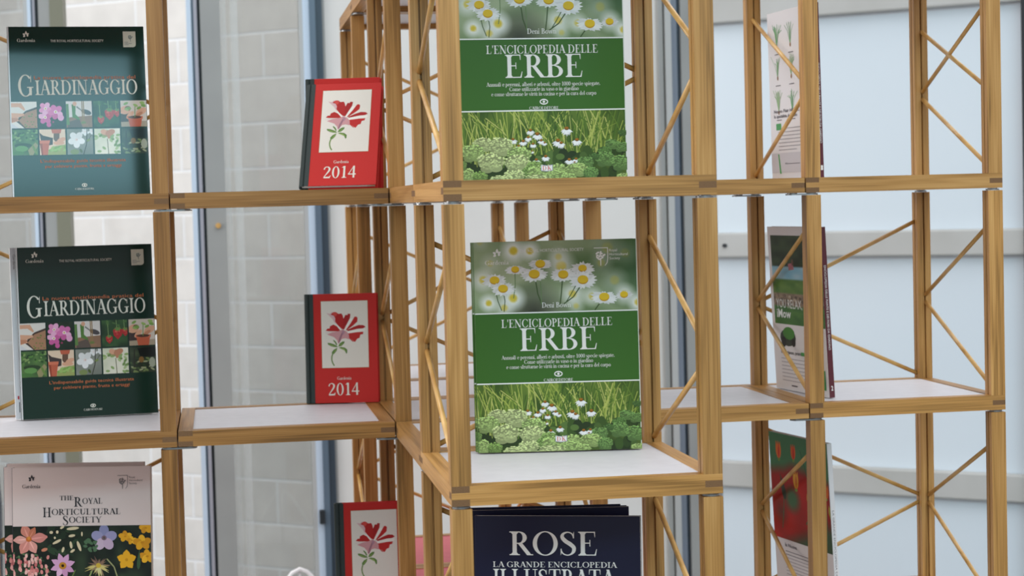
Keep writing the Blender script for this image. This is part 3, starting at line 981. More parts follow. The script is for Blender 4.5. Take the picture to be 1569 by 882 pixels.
    def sedum(cx, cy, rx, ry, base, seedv):
        s = random.Random(seedv)
        x, z = P6(cx, cy); rx *= w / 1388 * 1.13; ry *= h / 1756 * 1.13
        p.ell(x, z, rx, ry, tuple(v * .70 for v in base), n=20)
        p.ell(x - rx * .3, z - ry * .8, rx * .5, ry * .5, tuple(v * .72 for v in base)); p.ell(x + rx * .35, z - ry * .7, rx * .5, ry * .5, tuple(v * .78 for v in base))
        p.lift(2)
        for k in range(100):
            a, d = s.uniform(0, math.tau), 1.05 * math.sqrt(s.random())
            ex, ez = x + rx * d * math.cos(a), z + ry * .9 * d * math.sin(a) + ry * .12
            f = .80 + .36 * (ez - z + ry) / (2 * ry) + s.uniform(-.10, .10)
            p.lift(.12)
            p.ell(ex, ez, rx * s.uniform(.06, .11), ry * s.uniform(.06, .11), tuple(min(236, v * f) for v in base), n=7, lift=False)
        p.lift(2)
    LG, MG, DG_ = (190, 202, 138), (164, 188, 112), (112, 148, 80)
    for k, a in enumerate(((255, 372, 74, 46, LG), (400, 385, 92, 62, LG), (170, 440, 84, 55, MG), (560, 450, 92, 54, MG), (1345, 345, 52, 34, DG_), (1430, 365, 55, 32, DG_), (1435, 250, 34, 20, (86, 120, 60)),
                           (1285, 405, 52, 34, (92, 128, 64)), (325, 515, 100, 62, LG), (545, 520, 92, 62, LG), (1290, 465, 75, 48, DG_), (1425, 495, 76, 48, DG_), (1200, 450, 38, 22, (84, 118, 60)), (1125, 500, 62, 40, DG_),
                           (690, 540, 60, 34, (136, 164, 90)), (880, 562, 74, 38, MG), (1045, 560, 80, 46, MG), (1168, 590, 56, 46, DG_), (640, 590, 50, 36, (124, 154, 82)), (760, 590, 110, 52, MG), (860, 620, 60, 40, MG),
                           (130, 630, 52, 50, MG), (235, 640, 55, 40, (130, 160, 84)), (520, 625, 76, 48, LG), (960, 632, 80, 46, MG), (420, 668, 100, 40, LG), (715, 655, 100, 40, LG), (1445, 615, 50, 30, MG), (95, 545, 24, 30, (120, 150, 80)))):
        sedum(*a, seedv=k)
    p.box = None
    low = p.y
    # white rules around the band and down the right edge
    p.y = -.0005
    p.poly([(0, Zv(.343)), (w, Zv(.343)), (w, Zv(.337)), (0, Zv(.337))], (236, 236, 230))
    p.poly([(0, Zv(.677)), (w, Zv(.677)), (w, Zv(.671)), (0, Zv(.671))], (236, 236, 230))
    p.poly([(w - .0012, 0), (w, 0), (w, h), (w - .0012, h)], (214, 220, 206))
    p.y = low - 2e-5
    # publisher's open book at the foot
    bx, bz, bw, bh = X(.5065), Zv(.943), .0172, .0098
    p.poly([(bx - bw / 2, bz - bh / 2 + .001), (bx, bz - bh / 2), (bx + bw / 2, bz - bh / 2 + .001), (bx + bw / 2, bz + bh / 2), (bx, bz + bh / 2 - .001), (bx - bw / 2, bz + bh / 2)], (148, 152, 160))
    bw -= .0016; bh -= .0016
    p.poly([(bx - bw / 2, bz - bh / 2 + .001), (bx, bz - bh / 2), (bx + bw / 2, bz - bh / 2 + .001), (bx + bw / 2, bz + bh / 2), (bx, bz + bh / 2 - .001), (bx - bw / 2, bz + bh / 2)], (232, 230, 226))
    for pts in ('D', 'K'):
        xx = bx - .0066 if pts == 'D' else bx + .0005
        p.polys(serif_polys(pts, xx, xx + .0062, bz - .0030, .0062), (196, 60, 62))
    p.build('cover_photo', M['photo'], root)
    top = -.0005
    T = serif_polys("L'ENCICLOPEDIA DELLE", X(.158), X(.84), Zv(.409), .0118)
    lettering('series_line', T, M['white_print'], root, top)
    lettering('title', serif_polys('ERBE', X(.264), X(.748), Zv(.521), .0326), M['white_print'], root, top)
    T = serif_polys('Annuali e perenni, alberi e arbusti, oltre 1000 specie spiegate.', X(.155), X(.848), Zv(.560), .0056)
    T += serif_polys('Come utilizzarle in vaso o in giardino', X(.292), X(.715), Zv(.5825), .0056)
    T += serif_polys('e come sfruttarne le virt\u00f9 in cucina e per la cura del corpo', X(.182), X(.822), Zv(.605), .0056)
    lettering('subtitle', T, M['white_print'], root, top)
    lettering('publisher_mark', eye_mark(X(.50), Zv(.634), .0122), M['white_print'], root, top)
    lettering('author_name', serif_polys('Deni Bown', X(.409), X(.588), Zv(.318), .0075), M['white_print'], root, top_a)
    T = flower_mark(X(.143), Zv(.058), .0068) + serif_polys('Gardenia', X(.068), X(.214), Zv(.108), .0062)
    lettering('magazine_mark', T, M['white_print'], root, top_a)
    lettering('society_line', sans_polys('THE ROYAL HORTICULTURAL SOCIETY', X(.285), X(.675), Zv(.052), .0046), M['white_print'], root, top_a)
    lettering('society_emblem', tree_mark(X(.778), Zv(.075), .0080, X(.832), .0265), M['white_print'], root, top_a)


def herb_book(loc, yaw, lean, label, t=.016, detail=True):
    r = paperback('herb_book', HW, HH, t, loc, yaw, lean, M['herb_cover'])
    herb_cover(r)
    tag(r, label, 'book', 'herb encyclopedias with daisies on the cover')
    return r


hb = herb_book((.0775, .3000, zl(2)), -8.0, 3.5, 'green and white herb book with daisies, frontmost in the middle row stack', t=.010)
def place(src, loc, yaw, lean, t, label):
    c = copy_tree(src); th = math.radians(lean)
    c.location = (loc[0], loc[1], loc[2] + t * math.sin(th) + .0003); c.rotation_euler = (-th, 0, math.radians(yaw))
    c['label'] = label
    return c
place(hb, (.0600, .2550, zl(1)), 0.0, 1.0, .010, 'green herb book with daisies standing alone on the upper front shelf')
place(hb, (.0755, .3112, zl(2)), -8.0, 3.5, .010, 'herb book showing only a sliver of left edge right behind the front herb book')

# ---- the big gardening manual in dark green
GW, GH = .2361, .3032


def thumb(p, i, x0, x1, z0, z1):
    """ten small pictures; coordinates inside each one run 0..1"""
    p.box = (x0, x1, z0, z1)
    X = lambda u: x0 + (x1 - x0) * u
    Z = lambda v: z1 - (z1 - z0) * v
    s = x1 - x0
    q = random.Random(50 + i)
    E = lambda u, v, a, b, c, rot=0: p.ell(X(u), Z(v), a * s, b * s, c, rot)
    PG = lambda pts, c: p.poly([(X(u), Z(v)) for u, v in pts], c)
    def bgd(a, b, sc=4, seed=1):
        n = noise2(seed + i * 7); p.grid(x0, x1, z0, z1, 12, 12, lambda u, v: mixc(a, b, n(u * sc, v * sc)))
    skin, skin2 = (214, 160, 130), (188, 128, 98)
    terra, terra2 = (186, 92, 66), (150, 66, 46)
    if i == 0:
        PG([(0, 0), (1, 0), (1, 1), (0, 1)], (222, 214, 206))
        PG([(.15, .72), (.55, .35), (1, .2), (1, 1), (.5, 1)], (70, 52, 44)); PG([(.28, .72), (.56, .42), (1, .28), (1, 1), (.55, 1)], (166, 122, 92))
        for k in range(16): E(q.uniform(.45, .97), q.uniform(.42, .96), .035, .022, (96, 122, 56))
        PG([(0, .05), (.4, .05), (.55, .3), (.5, .34), (.3, .2), (0, .2)], skin); PG([(0, .42), (.5, .45), (.5, .52), (.2, .62), (.3, .72), (0, .8)], skin); PG([(0, .6), (.3, .62), (.2, .74), (0, .78)], skin2)
        PG([(0, .82), (.28, 1), (0, 1)], (206, 204, 206))
    elif i == 1:
        bgd((22, 36, 26), (40, 62, 40))
        for cx, cy, r, rot in ((.27, .27, .25, .2), (.25, .6, .26, .9), (.66, .4, .28, .5)):
            for k in range(5):
                a = rot + k * math.tau / 5
                E(cx + math.cos(a) * r * .58, cy + math.sin(a) * r * .58, r * .48, r * .40, q.choice([(214, 112, 170), (226, 142, 186), (232, 170, 202), (200, 92, 152)]), -a)
            E(cx, cy, r * .25, r * .25, (240, 214, 222)); E(cx, cy, r * .13, r * .13, (196, 172, 84))
        E(.85, .62, .12, .13, (226, 160, 196)); E(.38, .88, .09, .10, (196, 88, 146)); E(.55, .78, .04, .04, (150, 50, 90))
    elif i == 2:
        PG([(0, 0), (1, 0), (1, 1), (0, 1)], (216, 206, 200)); PG([(0, .62), (1, .55), (1, 1), (0, 1)], (140, 106, 82)); PG([(.05, .8), (.5, .66), (.62, 1), (.05, 1)], (92, 78, 70))
        PG([(.0, .1), (.1, .1), (.12, .9), (0, .9)], (92, 126, 66)); PG([(.22, .12), (.38, .1), (.36, .5), (.52, .66), (.5, .72), (.24, .62)], (84, 122, 56))
        E(.34, .1, .08, .09, skin); PG([(.42, .18), (.62, .34), (.60, .38), (.40, .24)], (120, 116, 112)); E(.78, .42, .21, .10, (74, 68, 70), -.35)
        for u in (.62, .68): PG([(u - .02, 0), (u + .02, 0), (u + .03, .9), (u - .01, .9)], (146, 116, 76))
        E(.66, .82, .1, .06, (110, 120, 64)); E(.72, .9, .12, .04, (150, 112, 84))
    elif i == 3:
        bgd((26, 52, 30), (60, 96, 52))
        for u, v, r in ((.28, .72, .15), (.62, .5, .21), (.92, .46, .15)):
            p.line([(X(u - .05), Z(0)), (X(u - .03), Z(v - r))], s * .02, (134, 160, 100))
            PG([(u - r * .9, v - r * .5), (u - r * .4, v - r * 1.02), (u + r * .4, v - r * 1.02), (u + r * .9, v - r * .5), (u + r * .75, v + r * .4), (u, v + r * 1.15), (u - r * .75, v + r * .4)], (172, 36, 40))
            E(u - r * .3, v - r * .3, r * .3, r * .22, (206, 74, 70))
            for k in range(6): E(u + q.uniform(-.55, .55) * r, v + q.uniform(-.5, .6) * r, .012, .012, (222, 130, 90))
            for k in range(5): p.petal(X(u), Z(v - r * .95), -math.pi / 2 + (k - 2) * .6, r * s * .8, r * s * .16, (96, 134, 66))
        for k in range(7): E(q.uniform(0, 1), q.uniform(0, .3), .08, .03, (76, 112, 58), q.uniform(-1, 1))
    elif i == 4:
        PG([(0, 0), (1, 0), (1, 1), (0, 1)], (206, 190, 176)); PG([(0, .5), (.35, .45), (.4, .8), (0, .95)], (64, 50, 48)); PG([(0, .82), (1, .78), (1, 1), (0, 1)], (166, 148, 126))
        E(.18, .36, .22, .17, skin, .3); E(.36, .55, .2, .09, skin, .8); E(.8, .42, .24, .13, skin, .5); E(.68, .55, .2, .07, skin2, .6); E(.28, .3, .12, .1, (116, 86, 66))
        PG([(.27, .66), (.82, .66), (.76, 1), (.34, 1)], terra); PG([(.24, .6), (.85, .6), (.84, .71), (.26, .71)], (200, 108, 80)); E(.54, .64, .26, .06, (86, 60, 50))
        p.line([(X(.54), Z(.64)), (X(.56), Z(.2))], s * .03, (110, 140, 70))
        for k in range(9): E(.5 + q.uniform(-.3, .4), .16 + q.uniform(-.12, .16), .1, .05, q.choice([(120, 154, 76), (146, 172, 96)]), q.uniform(-1, 1))
    elif i == 5:
        bgd((52, 84, 46), (92, 124, 66), 5)
        for k in range(34): E(q.uniform(0, 1), q.uniform(0, .5), q.uniform(.04, .09), q.uniform(.03, .05), q.choice([(84, 126, 58), (46, 78, 38), (122, 148, 86), (36, 58, 34)]), q.uniform(-1, 1))
        E(.42, .62, .34, .10, (40, 62, 34)); E(.36, .74, .25, .12, (96, 142, 74)); E(.2, .9, .26, .07, (70, 114, 54)); PG([(.6, .8), (.9, .5), (1, .62), (.8, 1), (.66, 1)], (146, 138, 96)); E(.86, .78, .05, .2, (106, 132, 64), .4)
    elif i == 6:
        PG([(0, 0), (1, 0), (1, 1), (0, 1)], (222, 196, 170)); PG([(.0, .12), (.14, .24), (.52, .34), (.5, .6), (.3, .64), (.05, .44)], (62, 52, 52)); PG([(.34, .8), (.6, .66), (1, .6), (1, 1), (.3, 1)], (150, 158, 92))
        for k in range(14): E(q.uniform(.4, .98), q.uniform(.66, .95), .08, .04, q.choice([(118, 158, 74), (150, 180, 100)]), q.uniform(-1, 1))
        PG([(.46, 0), (.86, 0), (.82, .16), (.5, .16)], terra); PG([(.55, .16), (.78, .16), (.76, .44), (.62, .5), (.54, .4)], (104, 74, 58))
        E(.84, .42, .18, .09, skin, .4); E(.74, .54, .22, .08, skin)
        PG([(.0, .48), (.38, .48), (.30, 1), (.06, 1)], terra); PG([(.0, .43), (.4, .43), (.38, .55), (.0, .55)], (204, 112, 84)); PG([(.0, .55), (.1, .55), (.12, 1), (.06, 1)], terra2)
    elif i == 7:
        bgd((112, 116, 106), (150, 152, 142), 2)
        for cx, cy, r in ((.36, .42, .30), (.70, .12, .14), (.97, .1, .12)):
            for k in range(5):
                a = .3 + k * math.tau / 5
                E(cx + math.cos(a) * r * .62, cy + math.sin(a) * r * .62, r * .50, r * .42, (232 - 4 * k, 230 - 4 * k, 228 - 4 * k), -a)
            E(cx, cy, r * .2, r * .2, (222, 206, 200)); E(cx + .02, cy, r * .05, r * .05, (180, 120, 110))
        p.line([(X(.78), Z(0)), (X(.76), Z(.4)), (X(.74), Z(.62)), (X(.62), Z(1))], s * .035, (52, 50, 40)); p.line([(X(.75), Z(.55)), (X(.96), Z(.22))], s * .02, (66, 70, 48))
        E(.28, .9, .17, .11, (120, 134, 80)); E(.52, .86, .05, .09, (76, 90, 46), .5); E(.82, .45, .08, .05, (120, 136, 78), .5)
    elif i == 8:
        bgd((204, 206, 180), (232, 226, 208), 3)
        for k in range(24): E(q.choice((q.uniform(0, .38), q.uniform(.62, 1))), q.uniform(.2, .95), .085, .05, q.choice([(140, 166, 102), (168, 186, 130), (112, 140, 80)]), q.uniform(-1, 1))
        E(.5, .2, .22, .14, (150, 146, 96)); E(.38, .14, .14, .11, skin, -.4); E(.62, .16, .2, .12, skin2, .4); PG([(.48, .2), (.64, .2), (.6, .4), (.52, .4)], skin2)
        p.line([(X(.5), Z(.4)), (X(.53), Z(1))], s * .03, (110, 106, 70))
    else:
        bgd((36, 44, 36), (70, 84, 56), 4)
        PG([(.3, .05), (1, 0), (1, .4), (.4, .38)], (22, 28, 26))
        for k in range(26): E(q.uniform(0, 1), q.uniform(.45, 1), q.uniform(.05, .12), .035, q.choice([(112, 128, 78), (66, 88, 52), (150, 152, 116), (46, 64, 42)]), q.uniform(-.6, .6))
        E(.44, .5, .1, .12, (124, 92, 52)); E(.86, .62, .12, .2, (156, 158, 138)); p.line([(X(.18), Z(.1)), (X(.16), Z(.8))], s * .06, (44, 48, 38))
    p.box = None


def green_cover(root, w=GW, h=GH, edge=.0022):
    X = lambda u: u * w
    Zv = lambda v: (1 - v) * h
    p = Print()
    pe = Print(); pe.poly([(0, 0), (edge, 0), (edge, h), (0, h)], (214, 212, 212))
    # stamp with one rounded corner
    sx0, sx1, sz0, sz1 = X(.845), X(.938), Zv(.124), Zv(.030)
    R_ = .005
    pts = [(sx0, sz0), (sx1 - R_, sz0)] + [(sx1 - R_ + R_ * math.sin(k / 5 * math.pi / 2), sz0 + R_ - R_ * math.cos(k / 5 * math.pi / 2)) for k in range(6)] + [(sx1, sz1), (sx0, sz1)]
    p.poly(pts, (206, 202, 184))
    p.polys(tree_mark((sx0 + sx1) / 2 + .002, sz0 + .0185, .0046, None, 0, False), (96, 112, 112))
    for k, f in enumerate((.45, .85, .5)):
        p.poly([(sx0 + .002, sz0 + .0085 - .0024 * k), (sx0 + .002 + .0155 * f, sz0 + .0085 - .0024 * k), (sx0 + .002 + .0155 * f, sz0 + .0096 - .0024 * k), (sx0 + .002, sz0 + .0096 - .0024 * k)], (150, 150, 142))
    zr = [(Zv(.443), Zv(.598)), (Zv(.607), Zv(.757))]
    for i in range(10):
        c, r_ = i % 5, i // 5
        xa = X(.2 * c) + (.0014 if c else edge); xb = X(.2 * (c + 1)) - (.0014 if c < 4 else .0008)
        pt = Print()
        thumb(pt, i, xa, xb, zr[r_][1], zr[r_][0])
        pt.build('cover_photo', M['photo_gloss'], root)
    top = -.0005
    pe.build('edge_strip', M['photo_gloss'], root)
    p.build('stamp', M['photo_gloss'], root)
    q = lambda nm, T, m: lettering(nm, T, M[m], root, top)
    q('magazine_mark', flower_mark(X(.135), Zv(.050), .0062) + serif_polys('Gardenia', X(.068), X(.200), Zv(.090), .0056), 'pale_print')
    q('society_line', sans_polys('THE ROYAL HORTICULTURAL SOCIETY', X(.312), X(.70), Zv(.092), .0046), 'pale_print')
    q('series_line', sans_polys('La nuova enciclopedia pratica del', X(.182), X(.924), Zv(.312), .0066), 'orange_print')
    q('title', serif_polys('G', X(.060), X(.178), Zv(.412), .0385) + serif_polys('IARDINAGGIO', X(.186), X(.938), Zv(.404), .0262), 'pale_print')
    q('subtitle', sans_polys("L'indispensabile guida tecnica illustrata", X(.208), X(.828), Zv(.802), .0058) + sans_polys('per coltivare piante, frutta e ortaggi', X(.240), X(.795), Zv(.833), .0058), 'orange_print')
    q('publisher_mark', eye_mark(X(.520), Zv(.938), .0094), 'pale_print')


gb = paperback('gardening_book', GW, GH, .012, (-.634, 1.003, zl(2)), 6.0, 6.0, M['green_cover'])
green_cover(gb)
tag(gb, 'dark green gardening book on the middle left shelf, in front of its copy', 'book', 'dark green gardening encyclopedias')
g2 = copy_tree(gb); th = math.radians(8.0)
g2.location = (-.635, 1.003, zl(1) + .012 * math.sin(th) + .0003); g2.rotation_euler = (-th, 0, math.radians(5.0))
g2['label'] = 'dark green gardening book shining in the window light on the upper left shelf'
# the copy behind shows its pale spine wrap as a strip at the left
g3 = paperback('gardening_book', GW, GH, .011, (-.6455, 1.0165, zl(2)), 6.0, 6.0, M['green_cover'], spine_mat=M['white_cover'])
tag(g3, 'gardening book showing only its white left edge, right behind the middle dark green book', 'book', 'dark green gardening encyclopedias')
p = Print(); p.poly([(0, 0), (.010, 0), (.010, GH), (0, GH)], (212, 210, 212))
p.poly([(.004, .035), (.007, .035), (.007, .041), (.004, .041)], (180, 50, 60)); p.poly([(.006, .012), (.008, .012), (.008, .03), (.006, .03)], (120, 120, 124))
p.build('spine_wrap', M['photo'], g3)
T = sans_polys('Gardenia', 0, .026, 0, .0046)
lettering('spine_title', [[(.0045 - (-y), GH - .012 - x) for x, y in f] for f in T], M['grey_print'], g3, -.0004)

# ---- pale pink society book with a band of flowers
RW, RH = .2480, .3050


def flowers_cover(root, w=RW, h=RH):
    X = lambda u: u * w
    Zv = lambda v: (1 - v) * h
    p = Print()
    z1, z0 = Zv(.338), Zv(.640)
    n = noise2(21)
    p.grid(0, w, z0, z1, 60, 24, lambda u, v: mixc(mixc((22, 30, 26), (58, 76, 52), n(u * 14, v * 6)), (16, 20, 20), n(u * 8 + 4, v * 3 + 2) * .8))
    p.box = (0, w, z0, z1)
    P = lambda cx, cy: (X((cx - 127) / 1372.0), z1 - (cy - 108 + 45 * (cx - 127) / 1372.0) / 540.0 * (z1 - z0))
    s = w / 1372.0
    q = random.Random(8)
    for k in range(46):
        x, z = P(q.uniform(480, 820), q.uniform(90, 380)); p.ell(x, z, s * q.uniform(24, 60), s * q.uniform(12, 26), q.choice([(34, 50, 36), (46, 66, 46), (26, 38, 30)]), q.uniform(-1, 1))
    for cx, cy, rx, ry, rot in ((725, 115, 62, 15, .1), (715, 190, 34, 13, .15), (565, 255, 48, 13, .45), (705, 285, 13, 36, .15), (785, 295, 15, 52, .35), (720, 345, 26, 12, .6), (625, 335, 12, 28, -.3), (510, 160, 18, 14, 0), (570, 155, 13, 16, 0), (545, 215, 10, 12, 0), (620, 105, 24, 12, .6), (815, 170, 8, 22, 0)):
        x, z = P(cx, cy); p.ell(x, z, rx * s, ry * s, (214, 196, 160), rot)
    for k in range(70):
        x, z = P(q.uniform(127, 480), q.uniform(380, 640)); p.ell(x, z, s * q.uniform(8, 22), s * q.uniform(6, 12), q.choice([(62, 92, 60), (86, 112, 76), (42, 64, 44)]), q.uniform(-1, 1))
    # lily
    x, z = P(285, 235)
    for a, L, wd, c in ((1.95, 150, 44, (204, 128, 110)), (1.05, 130, 30, (190, 112, 84)), (.12, 188, 44, (208, 132, 122)), (-1.1, 150, 42, (220, 152, 140)), (-2.1, 160, 46, (212, 138, 126)), (3.2, 155, 36, (222, 160, 148))):
        p.petal(x, z, a, L * s, wd * s * 1.1, c, tip=1.25); p.petal(x, z, a, L * s * .8, wd * s * .18, tuple(min(255, v + 24) for v in c), tip=1.0)
    p.ell(x, z, 30 * s, 26 * s, (198, 104, 44)); p.ell(x, z + 10 * s, 14 * s, 18 * s, (214, 140, 60))
    x, z = P(440, 340); p.ell(x, z, 32 * s, 16 * s, (206, 130, 100), .3)
    # pink bells
    for k in range(62):
        cx = q.choice((100, 172, 230, 262, 300, 335, 390, 440)) + q.uniform(-16, 16) + 20; cy = q.uniform(405, 625)
        x, z = P(cx, cy); p.ell(x, z, 14 * s, 22 * s, q.choice([(208, 132, 126), (222, 158, 150), (190, 104, 102), (228, 180, 170)]), q.uniform(-.3, .3), n=9)
    # blue geranium
    x, z = P(1035, 205)
    for a, c in ((1.57, (134, 134, 170)), (2.85, (150, 146, 180)), (.25, (152, 146, 182)), (-2.15, (196, 172, 190)), (-.95, (190, 164, 186))):
        p.ell(x + math.cos(a) * 70 * s, z + math.sin(a) * 70 * s, 60 * s, 48 * s, c, a)
    p.ell(x, z, 26 * s, 24 * s, (122, 96, 110)); p.ell(x, z, 10 * s, 14 * s, (90, 80, 70))
    for k in range(14):
        xx, zz = P(q.uniform(830, 960), q.uniform(220, 340)); p.ell(xx, zz, 22 * s, 14 * s, (78, 108, 78), q.uniform(-1, 1))
    # pink star
    x, z = P(620, 500)
    for k in range(8):
        p.petal(x, z, .3 + k * math.tau / 8, 124 * s, 28 * s, q.choice([(206, 156, 190), (218, 172, 200), (196, 142, 178)]), tip=1.15)
    p.ell(x, z, 38 * s, 36 * s, (186, 128, 44)); p.ell(x, z, 15 * s, 15 * s, (40, 30, 20))
    p.line([P(700, 640), P(745, 540)], 10 * s, (98, 118, 60))
    # honeysuckle
    x, z = P(975, 490)
    for k in range(22):
        a = q.uniform(3.1, 6.4); p.petal(x, z, a, q.uniform(70, 150) * s, 11 * s, q.choice([(198, 182, 112), (176, 160, 96), (146, 122, 92), (206, 196, 140)]), tip=.5)
    for k in range(12):
        a = q.uniform(.3, 2.9); p.petal(x, z, a, q.uniform(50, 110) * s, 9 * s, q.choice([(110, 84, 74), (132, 104, 84)]), tip=.6)
    p.ell(x, z, 26 * s, 24 * s, (196, 164, 60)); p.line([P(1060, 420), P(1130, 500), P(1160, 600)], 12 * s, (148, 148, 104)); p.line([P(870, 640), P(910, 545)], 14 * s, (136, 150, 92))
    # yellow flowers
    for cx, cy, r in ((1245, 185, 62), (1310, 225, 46), (1412, 245, 84), (1450, 95, 62), (1460, 385, 76)):
        x, z = P(cx, cy)
        for k in range(5):
            a = .4 + k * math.tau / 5; p.ell(x + math.cos(a) * r * .55 * s, z + math.sin(a) * r * .36 * s, r * .55 * s, r * .40 * s, q.choice([(222, 160, 34), (234, 176, 44), (206, 142, 30)]), a)
        p.ell(x, z, r * .2 * s, r * .14 * s, (196, 130, 20))
    x, z = P(1255, 425)
    for k in range(5):
        p.petal(x, z, 1.57 + k * math.tau / 5, 96 * s, 36 * s, (226, 166, 36), tip=1.2)
    p.ell(x, z, 15 * s, 15 * s, (200, 140, 24)); p.petal(*P(1370, 520), 1.5, 190 * s, 18 * s, (58, 86, 58))
    p.box = None
    top = p.y - 2e-5
    p.build('cover_photo', M['photo'], root)
    q_ = lambda nm, T, m: lettering(nm, T, M[m], root, top)
    q_('magazine_mark', flower_mark(X(.142), Zv(.066), .0064) + serif_polys('Gardenia', X(.072), X(.205), Zv(.118), .0064), 'black_print')
    q_('society_emblem', tree_mark(X(.800), Zv(.083), .0072, X(.850), .0235), 'grey_print')
    T = serif_polys('THE', X(.342), X(.446), Zv(.190), .0078)
    T += serif_polys('R', X(.446), X(.505), Zv(.228), .0168) + serif_polys('OYAL', X(.507), X(.655), Zv(.212), .0100)
    T += serif_polys('H', X(.220), X(.280), Zv(.286), .0168) + serif_polys('ORTICULTURAL', X(.283), X(.785), Zv(.274), .0104)
    T += serif_polys('S', X(.362), X(.405), Zv(.334), .0168) + serif_polys('OCIETY', X(.408), X(.645), Zv(.320), .0104)
    q_('title', T, 'black_print')


fb = paperback('flower_book', RW, RH, .012, (-.6610, .999, zl(3)), -13.5, 4.0, M['pink_cover'], spine_mat=M['navy_cover'])
flowers_cover(fb)
tag(fb, 'pale pink book with a band of flower photos, frontmost on the lower left shelf', 'book', 'pale pink flower books')
f2 = copy_tree(fb); f2.location = Vector(fb.location) + Vector((-.0158, .0165, 0)); f2['label'] = 'pale pink flower book shifted left, peeking out behind the front pink book'
f3 = copy_tree(fb); f3.location = Vector(fb.location) + Vector((-.0125, .0345, .003)); f3['label'] = 'hindmost pale pink flower book, only its top edge rising over the others'

# ---- navy rose book
OW, OH = .2360, .3050


def rose_cover(root, w=OW, h=OH):
    X = lambda u: u * w
    lettering('title', serif_polys('ROSE', X(.205), X(.748), h - .0555, .0335), M['white_print'], root)
    lettering('series_line', serif_polys('LA GRANDE ENCICLOPEDIA', X(.105), X(.858), h - .0724, .0078), M['white_print'], root)
    lettering('title_line', serif_polys('ILLUSTRATA', X(.105), X(.845), h - .1015, .0265), M['white_print'], root)


rb = paperback('rose_book', OW, OH, .013, (.0575, .246, zl(3)), -18.5, 5.0, M['navy_cover'])
rose_cover(rb)
tag(rb, 'navy blue rose encyclopedia, frontmost at the bottom of the front bay', 'book', 'navy rose encyclopedias')
for dx, dy, t_, lab in ((.0560, .297, .010, 'navy rose book directly behind the front one, its top edge rising above it'),
                        (.0555, .3085, .006, 'thin navy rose book third in the stack, seen only as a top edge'),
                        (.0480, .3160, .006, 'hindmost navy rose book of the stack, seen only as a top edge')):
    c = paperback('rose_book', OW, OH, t_, (dx, dy, zl(3)), -9.0, 4.0, M['navy_cover'])
    rose_cover(c); tag(c, lab, 'book', 'navy rose encyclopedias')
bpy.data.objects['rose_book.003'].location.z += .0012

# ---- red cloth diaries
AW, AH, AT = .1320, .2005, .015


